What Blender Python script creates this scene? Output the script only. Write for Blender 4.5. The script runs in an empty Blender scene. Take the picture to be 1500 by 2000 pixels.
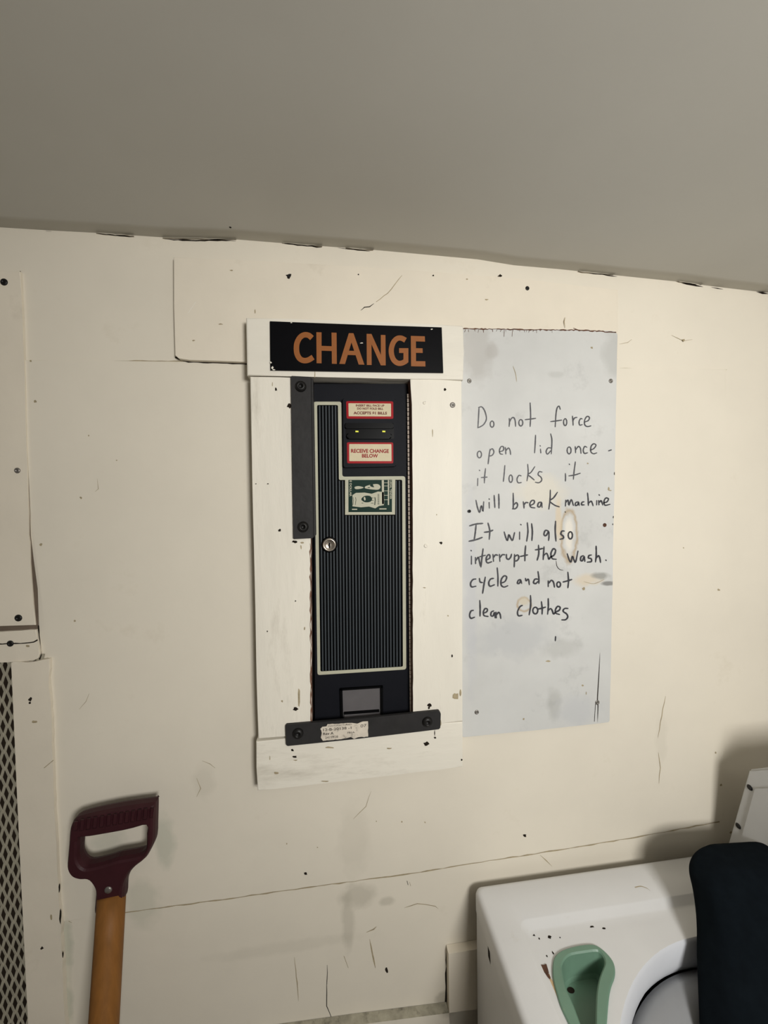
import bpy, bmesh, math, random
from mathutils import Vector, Matrix, noise

random.seed(7)
scene = bpy.context.scene
COL = scene.collection

# ------------------------------------------------------------------ camera
FPX = 760.0
PITCH, YAW, ROLL = 3.35990888e-02, 1.22050445e-01, -1.67713223e-02
CAM = Vector((0.0, -0.72, 1.60))
_cy, _sy = math.cos(YAW), math.sin(YAW)
_cp, _sp = math.cos(PITCH), math.sin(PITCH)
_cr, _sr = math.cos(ROLL), math.sin(ROLL)
FWD = Vector((_sy * _cp, _cy * _cp, -_sp))
_rt = Vector((_cy, -_sy, 0))
_up = _rt.cross(FWD)
RIGHT = _cr * _rt + _sr * _up
UP = -_sr * _rt + _cr * _up
cd = bpy.data.cameras.new('camera')
cam = bpy.data.objects.new('camera', cd)
COL.objects.link(cam)
M = Matrix((RIGHT, UP, -FWD)).transposed().to_4x4()
M.translation = CAM
cam.matrix_world = M
cd.sensor_fit = 'VERTICAL'
cd.sensor_height = 36.0
cd.lens = FPX / 2000.0 * 36.0
cd.clip_start = 0.01
scene.camera = cam

# ------------------------------------------------------------------ light
world = bpy.data.worlds.new('world')
scene.world = world
world.use_nodes = True
bg = world.node_tree.nodes['Background']
bg.inputs['Color'].default_value = (0.80, 0.90, 1.0, 1)
bg.inputs['Strength'].default_value = 0.6


def area(name, loc, target, sx, sy, power, col):
    l = bpy.data.lights.new(name, 'AREA')
    l.shape = 'RECTANGLE'
    l.size, l.size_y, l.energy, l.color = sx, sy, power, col
    o = bpy.data.objects.new(name, l)
    COL.objects.link(o)
    o.location = loc
    d = Vector(target) - Vector(loc)
    o.rotation_euler = d.to_track_quat('-Z', 'Y').to_euler()
    return o


area('window_daylight', (0.46, -1.45, 1.74), (0.60, 0.0, 1.38), 0.34, 0.32, 20.0, (1.0, 0.982, 0.945))
scene.view_settings.view_transform = 'Standard'
scene.view_settings.look = 'None'
scene.view_settings.gamma = 1.0
scene.view_settings.use_curve_mapping = False
scene.view_settings.exposure = 0.0


# ------------------------------------------------------------------ helpers
def ray(px, py):
    return RIGHT * ((px - 750) / FPX) - UP * ((py - 1000) / FPX) + FWD


def W(px, py, y=0.0):
    """photo point -> point of the real plane y = const (parallel to the wall)"""
    d = ray(px, py)
    return CAM + d * ((y - CAM.y) / d.y)


def WZ(px, py, z):
    d = ray(px, py)
    return CAM + d * ((z - CAM.z) / d.z)


def WX(px, py, x):
    d = ray(px, py)
    return CAM + d * ((x - CAM.x) / d.x)


def srgb(r, g, b):
    f = lambda c: (c / 255 / 12.92) if c / 255 <= 0.04045 else ((c / 255 + 0.055) / 1.055) ** 2.4
    return (f(r), f(g), f(b), 1)


def mat(name, col, rough=0.6, metal=0.0, var=0.06, scale=6.0, col2=None, bump=0.0, bscale=60.0,
        stretch=(1, 1, 1), grime=None, stains=(), spec=0.5, emit=None):
    """procedural painted / worn surface. stains: (x, z, rx, rz, colour, amount, ring)"""
    m = bpy.data.materials.new(name)
    m.use_nodes = True
    nt = m.node_tree
    N, L = nt.nodes, nt.links
    b = N['Principled BSDF']
    b.inputs['Roughness'].default_value = rough
    b.inputs['Metallic'].default_value = metal
    b.inputs['Specular IOR Level'].default_value = spec
    geo = N.new('ShaderNodeNewGeometry')
    mp = N.new('ShaderNodeMapping')
    L.new(geo.outputs['Position'], mp.inputs['Vector'])
    mp.inputs['Scale'].default_value = stretch
    no = N.new('ShaderNodeTexNoise')
    no.inputs['Scale'].default_value = scale
    no.inputs['Detail'].default_value = 6
    no.inputs['Roughness'].default_value = 0.6
    L.new(mp.outputs['Vector'], no.inputs['Vector'])
    mx = N.new('ShaderNodeMix')
    mx.data_type = 'RGBA'
    mx.inputs[6].default_value = [c * (1 - var) for c in col[:3]] + [1]
    c2 = col2 or [min(1, c * (1 + var)) for c in col[:3]] + [1]
    mx.inputs[7].default_value = c2
    mr = N.new('ShaderNodeMapRange')
    mr.inputs[1].default_value, mr.inputs[2].default_value = 0.32, 0.68
    L.new(no.outputs['Fac'], mr.inputs[0])
    L.new(mr.outputs[0], mx.inputs[0])
    out = mx.outputs[2]
    if grime:  # (colour, amount, scale, threshold)
        gc, ga, gs, gt = grime
        g = N.new('ShaderNodeTexNoise')
        g.inputs['Scale'].default_value = gs
        g.inputs['Detail'].default_value = 9
        g.inputs['Roughness'].default_value = 0.7
        L.new(mp.outputs['Vector'], g.inputs['Vector'])
        r = N.new('ShaderNodeMapRange')
        r.inputs[1].default_value, r.inputs[2].default_value = gt, gt + 0.14
        r.inputs[4].default_value = ga
        L.new(g.outputs['Fac'], r.inputs[0])
        x = N.new('ShaderNodeMix')
        x.data_type = 'RGBA'
        L.new(r.outputs[0], x.inputs[0])
        L.new(out, x.inputs[6])
        x.inputs[7].default_value = gc
        out = x.outputs[2]
    if stains:
        sep = N.new('ShaderNodeSeparateXYZ')
        wn = N.new('ShaderNodeTexNoise')
        wn.inputs['Scale'].default_value = 40
        wn.inputs['Detail'].default_value = 4
        L.new(geo.outputs['Position'], wn.inputs['Vector'])
        L.new(geo.outputs['Position'], sep.inputs[0])

        def mth(op, a, c=None, clamp=False):
            q = N.new('ShaderNodeMath')
            q.operation = op
            q.use_clamp = clamp
            for i, v in enumerate((a, c)):
                if v is None:
                    continue
                if isinstance(v, (int, float)):
                    q.inputs[i].default_value = v
                else:
                    L.new(v, q.inputs[i])
            return q.outputs[0]
        for (sx, sz, rx, rz, sc, am, ring) in stains:
            dx = mth('DIVIDE', mth('SUBTRACT', sep.outputs[0], sx), rx)
            dz = mth('DIVIDE', mth('SUBTRACT', sep.outputs[2], sz), rz)
            d = mth('SQRT', mth('ADD', mth('MULTIPLY', dx, dx), mth('MULTIPLY', dz, dz)))
            d = mth('ADD', d, mth('MULTIPLY', mth('SUBTRACT', wn.outputs['Fac'], 0.5), 0.9))
            if ring:
                k = mth('SUBTRACT', 1.0, mth('MULTIPLY', mth('ABSOLUTE', mth('SUBTRACT', d, 0.85)), 5.0), True)
            else:
                k = mth('MULTIPLY', mth('SUBTRACT', 1.0, d), 2.0, True)
            k = mth('MULTIPLY', k, am)
            x = N.new('ShaderNodeMix')
            x.data_type = 'RGBA'
            L.new(k, x.inputs[0])
            L.new(out, x.inputs[6])
            x.inputs[7].default_value = sc
            out = x.outputs[2]
    L.new(out, b.inputs['Base Color'])
    if bump:
        bn = N.new('ShaderNodeTexNoise')
        bn.inputs['Scale'].default_value = bscale
        bn.inputs['Detail'].default_value = 5
        L.new(mp.outputs['Vector'], bn.inputs['Vector'])
        bp = N.new('ShaderNodeBump')
        bp.inputs['Strength'].default_value = bump
        bp.inputs['Distance'].default_value = 0.004
        L.new(bn.outputs['Fac'], bp.inputs['Height'])
        L.new(bp.outputs['Normal'], b.inputs['Normal'])
    if emit:
        b.inputs['Emission Color'].default_value = emit[0]
        b.inputs['Emission Strength'].default_value = emit[1]
    return m


def link(name, bm, mats, parent=None, smooth=False):
    me = bpy.data.meshes.new(name)
    bmesh.ops.recalc_face_normals(bm, faces=bm.faces[:])
    bm.to_mesh(me)
    bm.free()
    o = bpy.data.objects.new(name, me)
    COL.objects.link(o)
    for m in (mats if isinstance(mats, (list, tuple)) else [mats]):
        me.materials.append(m)
    if smooth:
        for p in me.polygons:
            p.use_smooth = True
    if parent is not None:
        r = parent
        off = Vector((0, 0, 0))
        while r is not None:
            off += r.location
            r = r.parent
        o.parent = parent
        me.transform(Matrix.Translation(-off))
    return o


def thing(name, loc, label, cat, group=None):
    o = bpy.data.objects.new(name, None)
    COL.objects.link(o)
    o.location = loc
    o.empty_display_size = 0.05
    o['label'], o['category'] = label, cat
    if group:
        o['group'] = group
    return o


def tag(o, label, cat, group=None):
    """a one-mesh thing: move its origin to its own middle and label it"""
    me = o.data
    c = sum((v.co for v in me.vertices), Vector()) / max(1, len(me.vertices))
    me.transform(Matrix.Translation(-c))
    o.location = c
    o['label'], o['category'] = label, cat
    if group:
        o['group'] = group
    return o


def struct(o):
    o['kind'] = 'structure'
    return o


def box(bm, a, b, mi=0):
    x0, x1 = sorted((a[0], b[0])); y0, y1 = sorted((a[1], b[1])); z0, z1 = sorted((a[2], b[2]))
    v = [bm.verts.new((x, y, z)) for z in (z0, z1) for y in (y0, y1) for x in (x0, x1)]
    fs = []
    for q in ((0, 1, 3, 2), (4, 6, 7, 5), (0, 4, 5, 1), (2, 3, 7, 6), (0, 2, 6, 4), (1, 5, 7, 3)):
        f = bm.faces.new([v[i] for i in q]); f.material_index = mi
        fs.append(f)
    return v, fs


def resample(pts, step, jit, closed=True):
    out = []
    n = len(pts)
    for i in range(n if closed else n - 1):
        a, b = Vector(pts[i]), Vector(pts[(i + 1) % n])
        k = max(1, int((b - a).length / step))
        for j in range(k):
            p = a.lerp(b, j / k)
            if j:
                p = p + Vector((random.uniform(-jit, jit), random.uniform(-jit, jit)))
            out.append(p)
    if not closed:
        out.append(Vector(pts[-1]))
    return out


def slab(bm, pts, y, back, mi=0, bev=0.0, seg=2, tilt=None):
    """pts: photo outline of the FRONT face lying on the plane y; straight sides back to plane `back`"""
    w = []
    for p in pts:
        yy = y if tilt is None else y + tilt(p[0], p[1])
        w.append(W(p[0], p[1], yy))
    F = [bm.verts.new(p) for p in w]
    B = [bm.verts.new((p.x, back, p.z)) for p in w]
    n = len(w)
    ff = bm.faces.new(F)
    fs = [ff, bm.faces.new(B[::-1])]
    for i in range(n):
        fs.append(bm.faces.new((F[i], B[i], B[(i + 1) % n], F[(i + 1) % n])))
    for f in fs:
        f.material_index = mi
    if bev:
        es = list(ff.edges)
        bmesh.ops.bevel(bm, geom=es + F, offset=bev, segments=seg, affect='EDGES', profile=0.5, clamp_overlap=True)
    return fs


def rrect(x0, y0, x1, y1, r, n=4):
    o = []
    for cx, cy, a0 in ((x1 - r, y0 + r, -90), (x1 - r, y1 - r, 0), (x0 + r, y1 - r, 90), (x0 + r, y0 + r, 180)):
        for i in range(n + 1):
            a = math.radians(a0 + 90 * i / n)
            o.append((cx + r * math.cos(a), cy + r * math.sin(a)))
    return o


def rpoly(pts, r, n=4):
    """round the corners of a polygon"""
    out = []
    k = len(pts)
    for i in range(k):
        p = Vector(pts[i]); a = Vector(pts[i - 1]); b = Vector(pts[(i + 1) % k])
        rr = min(r, (a - p).length * 0.45, (b - p).length * 0.45)
        s = p + (a - p).normalized() * rr
        e = p + (b - p).normalized() * rr
        for j in range(n + 1):
            t = j / n
            out.append(tuple(s * (1 - t) ** 2 + p * 2 * t * (1 - t) + e * t * t))
    return out


def smooth_line(pts, n=6):
    P = [Vector(p) for p in pts]
    if len(P) < 3:
        return P
    Q = [P[0] * 2 - P[1]] + P + [P[-1] * 2 - P[-2]]
    out = []
    for i in range(1, len(Q) - 2):
        a, b, c, d = Q[i - 1:i + 3]
        for j in range(n):
            t = j / n
            out.append(0.5 * ((2 * b) + (c - a) * t + (2 * a - 5 * b + 4 * c - d) * t * t + (3 * b - a - 3 * c + d) * t ** 3))
    out.append(P[-1])
    return out


def smooth_loop(pts, n=5):
    P = [Vector(p) for p in pts]
    k = len(P)
    out = []
    for i in range(k):
        a, b, c, d = P[i - 1], P[i], P[(i + 1) % k], P[(i + 2) % k]
        for j in range(n):
            t = j / n
            out.append(0.5 * ((2 * b) + (c - a) * t + (2 * a - 5 * b + 4 * c - d) * t * t + (3 * b - a - 3 * c + d) * t ** 3))
    return out


def ribbon(bm, pts, width, y, mi=0, taper=0.0, wob=0.0, thick=0.0, flat_ends=False):
    """painted stroke lying on plane y; pts and width in photo pixels"""
    P = [Vector(p) for p in pts]
    n = len(P)
    Lft, Rgt = [], []
    for i in range(n):
        t = (P[min(i + 1, n - 1)] - P[max(i - 1, 0)])
        if t.length < 1e-6:
            t = Vector((1, 0))
        t.normalize()
        nrm = Vector((-t.y, t.x))
        w = width * 0.5 * (1 - taper * abs(2 * i / max(1, n - 1) - 1) ** 4) * (1 + random.uniform(-wob, wob))
        Lft.append(P[i] + nrm * w)
        Rgt.append(P[i] - nrm * w)
    if not flat_ends:
        t0 = (P[0] - P[1]).normalized() * width * 0.45
        t1 = (P[-1] - P[-2]).normalized() * width * 0.45
        cap0, cap1 = P[0] + t0, P[-1] + t1
    yy = y
    vl = [bm.verts.new(W(p.x, p.y, yy)) for p in Lft]
    vr = [bm.verts.new(W(p.x, p.y, yy)) for p in Rgt]
    fs = [bm.faces.new((vl[i], vr[i], vr[i + 1], vl[i + 1])) for i in range(n - 1)]
    if not flat_ends:
        fs.append(bm.faces.new((vr[0], vl[0], bm.verts.new(W(cap0.x, cap0.y, yy)))))
        fs.append(bm.faces.new((vl[-1], vr[-1], bm.verts.new(W(cap1.x, cap1.y, yy)))))
    for f in fs:
        f.material_index = mi
    return fs


def poly(bm, pts, y, mi=0):
    f = bm.faces.new([bm.verts.new(W(p[0], p[1], y)) for p in pts])
    f.material_index = mi
    return f


def blot(bm, px, py, rx, ry, y, mi=0, n=9, irr=0.35):
    pts = []
    for i in range(n):
        a = 2 * math.pi * i / n
        k = 1 + random.uniform(-irr, irr)
        pts.append((px + rx * k * math.cos(a), py + ry * k * math.sin(a)))
    poly(bm, pts, y, mi)


def lathe(bm, c, prof, seg=24, mi=0, axis='Y'):
    """profile (radius, height) turned about an axis through c; height grows towards the room (-y) or up (z)"""
    rings = []
    for r, h in prof:
        if r < 1e-6:
            rings.append([bm.verts.new(c + (Vector((0, -h, 0)) if axis == 'Y' else Vector((0, 0, h))))])
        else:
            ring = []
            for i in range(seg):
                a = 2 * math.pi * i / seg
                u, v = r * math.cos(a), r * math.sin(a)
                ring.append(bm.verts.new(c + (Vector((u, -h, v)) if axis == 'Y' else Vector((u, v, h)))))
            rings.append(ring)
    for A, B in zip(rings, rings[1:]):
        for i in range(seg):
            j = (i + 1) % seg
            if len(A) == 1 and len(B) == 1:
                continue
            if len(A) == 1:
                f = bm.faces.new((A[0], B[i], B[j]))
            elif len(B) == 1:
                f = bm.faces.new((A[i], A[j], B[0]))
            else:
                f = bm.faces.new((A[i], A[j], B[j], B[i]))
            f.material_index = mi


def fill2d(loops, n=0):
    """triangulated 2-D fill of loops (holes allowed); returns verts, faces"""
    cu = bpy.data.curves.new('fill', 'CURVE')
    cu.dimensions = '2D'
    cu.fill_mode = 'BOTH'
    for lp in loops:
        s = cu.splines.new('POLY')
        s.points.add(len(lp) - 1)
        for i, p in enumerate(lp):
            s.points[i].co = (p[0], p[1], 0, 1)
        s.use_cyclic_u = True
    o = bpy.data.objects.new('fill', cu)
    COL.objects.link(o)
    dg = bpy.context.evaluated_depsgraph_get()
    me = bpy.data.meshes.new_from_object(o.evaluated_get(dg))
    vs = [v.co.xy.copy() for v in me.vertices]
    fs = [tuple(p.vertices) for p in me.polygons]
    bpy.data.objects.remove(o)
    bpy.data.curves.remove(cu)
    bpy.data.meshes.remove(me)
    return vs, fs


def text2d(txt, bold=0.012, space=1.0):
    cu = bpy.data.curves.new('txt', 'FONT')
    cu.body = txt
    cu.offset = bold
    cu.space_character = space
    cu.resolution_u = 3
    o = bpy.data.objects.new('txt', cu)
    COL.objects.link(o)
    dg = bpy.context.evaluated_depsgraph_get()
    me = bpy.data.meshes.new_from_object(o.evaluated_get(dg))
    vs = [v.co.xy.copy() for v in me.vertices]
    fs = [tuple(p.vertices) for p in me.polygons]
    bpy.data.objects.remove(o)
    bpy.data.curves.remove(cu)
    bpy.data.meshes.remove(me)
    x0, x1 = min(v.x for v in vs), max(v.x for v in vs)
    y0, y1 = min(v.y for v in vs), max(v.y for v in vs)
    return [((v.x - x0) / (x1 - x0), (v.y - y0) / (y1 - y0)) for v in vs], fs


def put_text(bm, txt, tl, tr, br, bl, y, mi=0, bold=0.012, space=1.0):
    vs, fs = text2d(txt, bold, space)
    a, b, c, d = (W(*p, y) for p in (tl, tr, br, bl))
    V = []
    for u, v in vs:
        V.append(bm.verts.new((d.lerp(c, u)).lerp(a.lerp(b, u), v)))
    for f in fs:
        try:
            q = bm.faces.new([V[i] for i in f]); q.material_index = mi
        except ValueError:
            pass


# ------------------------------------------------------------------ materials
CREAM = (0.705, 0.652, 0.55, 1)
def wl(px, py):
    p = W(px, py, 0)
    return p.x, p.z
PXM = 0.00093
def st(px, py, rx, ry, c, a, ring=False):
    x, z = wl(px, py)
    return (x, z, rx * PXM, ry * PXM, c, a, ring)
GREENISH = (0.46, 0.47, 0.38, 1)
SMUDGE = (0.36, 0.33, 0.26, 1)
m_wall = mat('cream_wall_paint', CREAM, spec=0.25, rough=0.6, var=0.035, scale=3.5, bump=0.22, bscale=16,
             grime=((0.50, 0.44, 0.33, 1), 0.30, 7.0, 0.60),
             stains=[st(322, 1640, 24, 60, GREENISH, .55), st(212, 1640, 40, 25, GREENISH, .4), st(280, 1760, 40, 60, GREENISH, .4),
                     st(130, 1850, 14, 70, GREENISH, .7), st(128, 1960, 16, 60, GREENISH, .7),
                     st(700, 1750, 45, 30, SMUDGE, .4), st(680, 1800, 16, 80, SMUDGE, .35), st(755, 1760, 20, 12, SMUDGE, .4),
                     st(690, 1640, 40, 90, SMUDGE, .14), st(400, 1525, 24, 40, SMUDGE, .16), st(1290, 1440, 18, 70, SMUDGE, .12),
                     st(560, 1850, 200, 16, SMUDGE, .14), st(870, 1950, 26, 22, SMUDGE, .55)])
m_board = mat('cream_board_paint', (0.71, 0.647, 0.538, 1), spec=0.25, rough=0.55, var=0.04, scale=5, bump=0.25, bscale=22,
              grime=((0.46, 0.40, 0.30, 1), 0.35, 9.0, 0.61))
m_frame = mat('white_frame_paint', (0.735, 0.695, 0.605, 1), spec=0.25, rough=0.55, var=0.07, scale=7, bump=0.35, bscale=45,
              stretch=(1, 1, 0.22), grime=((0.40, 0.36, 0.29, 1), 0.5, 14.0, 0.575))
m_frameh = mat('white_frame_paint_across', (0.735, 0.695, 0.605, 1), spec=0.25, rough=0.55, var=0.07, scale=7, bump=0.35, bscale=45,
               stretch=(0.22, 1, 1), grime=((0.40, 0.36, 0.29, 1), 0.5, 14.0, 0.575))
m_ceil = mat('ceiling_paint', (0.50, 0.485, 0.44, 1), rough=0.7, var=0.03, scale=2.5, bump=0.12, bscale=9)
m_wood = mat('bare_wood_edge', srgb(112, 78, 60), rough=0.8, var=0.25, scale=40)
m_dark = mat('dark_crack_and_shade', srgb(38, 32, 26), rough=0.95, var=0.2, scale=60, spec=0.1)
m_crack = mat('crack_shade', srgb(160, 147, 120), rough=0.9, var=0.2, scale=80, spec=0.1)
m_gap_shade = mat('gap_and_edge_shade', srgb(104, 92, 80), rough=0.95, var=0.15, scale=40, spec=0.1)
m_dust = mat('ledge_dirt', srgb(150, 145, 128), rough=0.95, var=0.3, scale=40, grime=(srgb(60, 55, 45), .8, 25, .52))
m_room = mat('grey_room_paint', (0.42, 0.40, 0.37, 1), rough=0.7, var=0.03, scale=3)
m_floor = mat('floor_concrete', srgb(120, 115, 108), rough=0.8, var=0.12, scale=9)
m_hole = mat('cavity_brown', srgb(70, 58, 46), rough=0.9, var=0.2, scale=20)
m_strand = mat('dull_white_metal', srgb(168, 162, 145), rough=0.6, var=0.08, scale=30)
m_screw = mat('black_screw', srgb(20, 19, 18), spec=0.3, rough=0.45, metal=0.0, var=0.2, scale=200)
m_gscrew = mat('grey_screw', srgb(128, 124, 118), rough=0.4, metal=0.6, var=0.2, scale=300)
m_rust = mat('rust', srgb(86, 56, 40), rough=0.9, var=0.3, scale=120)
m_blackbar = mat('black_bar_metal', srgb(46, 45, 45), spec=0.15, rough=0.5, var=0.12, scale=25, bump=0.15, bscale=70)
m_cab = mat('machine_black', srgb(7, 7, 8), spec=0.05, rough=0.6, var=0.1, scale=40)
m_door = mat('machine_charcoal', srgb(22, 23, 28), spec=0.08, rough=0.55, var=0.05, scale=30)
m_rib0 = mat('panel_black', srgb(4, 5, 6), spec=0.03, rough=0.6, var=0.05, scale=30)
m_rib1 = mat('rib_grey', srgb(60, 65, 69), spec=0.15, rough=0.5, var=0.05, scale=30)
m_border = mat('border_cream', srgb(178, 176, 156), spec=0.15, rough=0.5, var=0.04, scale=60)
m_red = mat('label_red', srgb(150, 12, 22), spec=0.1, rough=0.45, var=0.05, scale=60)
m_cream = mat('label_cream', srgb(200, 188, 158), spec=0.1, rough=0.45, var=0.03, scale=60)
m_ink = mat('label_red_ink', srgb(140, 14, 26), spec=0.1, rough=0.5, var=0.03, scale=60)
m_brown = mat('label_dark_ink', srgb(100, 30, 30), spec=0.1, rough=0.5, var=0.03, scale=60)
m_bill = mat('bill_green', srgb(18, 44, 36), spec=0.08, rough=0.5, var=0.06, scale=60)
m_gold = mat('bronze_letters', srgb(140, 86, 46), spec=0.15, rough=0.45, var=0.05, scale=40)
m_sign = mat('sign_black', srgb(10, 10, 13), spec=0.08, rough=0.3, var=0.08, scale=40)
m_chrome = mat('lock_metal', srgb(190, 180, 168), rough=0.28, metal=0.9, var=0.04, scale=80)
m_hinge = mat('hinge_metal', srgb(222, 206, 192), rough=0.4, metal=0.0, var=0.08, scale=120)
m_cup = mat('coin_cup_grey', srgb(94, 91, 92), spec=0.15, rough=0.6, var=0.06, scale=40)
m_led = mat('indicator_green', srgb(200, 200, 60), emit=(srgb(205, 205, 60), 0.55))
m_slot = mat('slot_black', srgb(2, 2, 3), spec=0.06, rough=0.35)
m_sticker = mat('worn_sticker', srgb(205, 195, 180), rough=0.6, var=0.1, scale=60, grime=(srgb(90, 82, 74), .8, 110, .56))
m_type = mat('sticker_print', srgb(70, 64, 58), rough=0.7)
TAN = srgb(205, 188, 160)
TAN2 = srgb(168, 148, 118)
GREY = srgb(140, 140, 134)
m_sheet = mat('grey_white_sheet', srgb(196, 196, 193), spec=0.3, rough=0.5, var=0.07, scale=5.0, bump=0.08, bscale=20,
              grime=(srgb(150, 150, 148), 0.4, 12.0, 0.58),
              stains=[st(1104, 1045, 20, 62, TAN2, .85, True), st(1104, 1045, 12, 45, srgb(225, 218, 205), .7),
                      st(1084, 1015, 9, 60, TAN, .7), st(1017, 1178, 17, 17, TAN2, .9, True), st(1017, 1172, 14, 12, srgb(196, 186, 165), .8),
                      st(1140, 1130, 40, 16, TAN, .6), st(1165, 1122, 28, 10, GREY, .8), st(1180, 1137, 20, 6, srgb(90, 88, 84), .7),
                      st(955, 690, 18, 22, srgb(165, 160, 155), .45), st(1090, 1260, 60, 25, GREY, .25), st(1075, 1370, 22, 40, GREY, .3),
                      st(1080, 735, 20, 8, GREY, .2), st(925, 690, 45, 80, srgb(168, 164, 158), .5), st(1190, 700, 30, 60, srgb(172, 172, 168), .5), st(1000, 1240, 110, 50, srgb(176, 178, 180), .45), st(1120, 1380, 60, 40, srgb(180, 182, 186), .4), st(915, 1150, 16, 250, srgb(185, 186, 190), .5), st(1050, 960, 70, 40, srgb(214, 206, 186), .5)])
m_marker = mat('marker_ink', srgb(44, 44, 50), rough=0.5, var=0.15, scale=120)
m_marker2 = mat('marker_ink_faded', srgb(66, 66, 70), rough=0.5, var=0.2, scale=120)
m_grip = mat('grip_maroon_plastic', srgb(54, 23, 28), spec=0.25, rough=0.55, var=0.1, scale=40)
m_shaft = mat('shaft_wood', srgb(126, 84, 40), spec=0.2, rough=0.55, var=0.15, scale=14, stretch=(6, 6, 0.35), bump=0.05, bscale=50)
m_blade = mat('shovel_blade_metal', srgb(90, 92, 95), rough=0.5, metal=0.7, var=0.15, scale=20)
m_enamel = mat('white_enamel', (0.645, 0.645, 0.645, 1), rough=0.32, var=0.03, scale=7,
               grime=((0.50, 0.47, 0.42, 1), 0.35, 16.0, 0.63))
m_ring = mat('drum_ring_plastic', (0.58, 0.595, 0.63, 1), rough=0.4, var=0.04, scale=9)
m_drum = mat('drum_grey', (0.27, 0.275, 0.285, 1), rough=0.4, var=0.05, scale=9)
m_green = mat('green_plastic', srgb(104, 135, 116), rough=0.42, var=0.07, scale=18, grime=(srgb(160, 165, 130), .4, 30, .62))
m_bag = mat('black_cloth', srgb(13, 18, 22), rough=0.95, var=0.15, scale=60, bump=0.12, bscale=40, spec=0.04)
m_console = mat('console_white', (0.52, 0.52, 0.515, 1), rough=0.4, var=0.03, scale=10)
m_window = mat('window_frame_paint', srgb(215, 210, 200), rough=0.5)

# ------------------------------------------------------------------ room shell
X0, X1, YF = -1.25, 1.55, -1.75
edge_px = [(-700, 398), (-300, 424), (0, 444), (96, 450), (190, 455), (324, 464), (466, 468), (552, 475), (633, 481), (740, 489), (850, 499),
           (932, 506.5), (1003, 518), (1095, 526), (1206, 538), (1322, 550), (1398, 560), (1500, 572), (1900, 612), (2400, 665)]
edge = [W(x, y, 0) for x, y in edge_px]
CRACK_CEIL = [([(192, 456), (225, 459), (262, 463)], 2.2), ([(322, 467), (365, 469), (400, 470), (425, 469), (460, 471)], 3.0),
              ([(556, 476), (590, 479), (628, 483)], 2.4), ([(660, 484), (690, 487), (722, 491)], 1.6), ([(1150, 533), (1205, 540)], 1.5),
              ([(1332, 553), (1350, 555), (1372, 560)], 3.4), ([(1390, 561), (1412, 565)], 2.6), ([(1478, 570), (1500, 574)], 3.0), ([(90, 451), (100, 452)], 2.0)]
# back wall: big painted panels, a proud middle panel, the opening behind the metal mesh
bm = bmesh.new()
XV = -0.508            # right side of the opening behind the mesh
ZV = W(0, 1270, 0).z
box(bm, (XV, 0.0, 0.0), (X1, 0.08, 2.35))
box(bm, (X0, 0.0, ZV), (XV, 0.08, 2.35))
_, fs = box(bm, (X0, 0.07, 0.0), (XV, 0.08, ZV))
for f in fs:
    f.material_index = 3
PY = -0.0022
panel = resample([(45, 703), (490, 708), (900, 714), (1210, 719), (1418, 721)], 60, 0.6, False) + \
    resample([(1417, 800), (1414, 1300), (1412, 1602)], 60, 0.8, False) + \
    resample([(1240, 1634), (1030, 1668), (925, 1684), (820, 1702), (620, 1729), (420, 1757), (240, 1782), (124, 1801)], 45, 0.9, False) + \
    [(112, 1700), (95, 1290), (60, 1000), (49, 800)]
slab(bm, panel, PY, 0.0, 0, bev=0.0012, seg=2)
y1 = PY - 0.0003
y0 = -0.0003
for pts, w in CRACK_CEIL:
    ribbon(bm, resample(pts, 8, 0.7, False), w, y0, 1, taper=0.8, wob=0.4)
for pts, w, mi, yy in [
    ([(49, 705), (160, 706), (290, 705), (480, 708)], 1.6, 2, y0), ([(1210, 719), (1300, 721), (1420, 722)], 1.6, 2, y0),
    ([(1104, 620), (1102, 628), (1104, 640)], 1.8, 2, -0.0048), ([(1312, 655), (1335, 666), (1352, 663)], 1.4, 2, y0),
    ([(1210, 672), (1226, 669), (1234, 663)], 1.4, 2, y0), ([(1325, 724), (1335, 731), (1342, 724)], 1.2, 2, y0),
    ([(575, 1870), (583, 1955)], 1.8, 2, y0), ([(639, 1885), (638, 1965), (652, 2000)], 1.6, 1, y0),
    ([(722, 1835), (725, 1850), (733, 1890)], 3.0, 2, y0), ([(716, 1821), (730, 1815), (735, 1810)], 2.0, 2, y0),
    ([(672, 1868), (680, 1890)], 3.0, 2, y0), ([(1055, 1670), (1066, 1680), (1078, 1692)], 1.4, 2, y0),
    ([(795, 1721), (797, 1728)], 3.0, 1, y0), ([(800, 1723), (802, 1730)], 2.5, 2, y0),
    ([(1285, 1440), (1290, 1410), (1300, 1360)], 1.2, 2, y1), ([(1287, 1530), (1290, 1500), (1286, 1470)], 1.3, 2, y1),
    ([(395, 1486), (410, 1492), (420, 1500)], 1.6, 2, y1), ([(384, 1520), (392, 1540), (384, 1556)], 1.6, 2, y1),
    ([(155, 1385), (168, 1370), (174, 1355)], 1.4, 2, y1), ([(1105, 1150), (1104, 1195)], 1.0, 2, y1),
    ([(190, 935), (192, 955), (186, 960)], 1.2, 2, y1), ([(1030, 1800), (1050, 1790)], 1.2, 2, y0),
    ([(690, 1600), (715, 1575), (725, 1545)], 1.0, 2, y1), ([(868, 1999), (872, 1940), (873, 1862), (892, 1856), (926, 1850)], 4.5, 1, y0),
    ([(790, 1773), (815, 1765), (850, 1770), (856, 1775)], 1.6, 2, y0), ([(126, 1780), (135, 1800), (140, 1802)], 2.0, 2, y0)]:
    ribbon(bm, resample(pts, 12, 0.8, False), w, yy, mi, taper=0.7, wob=0.3)
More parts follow.
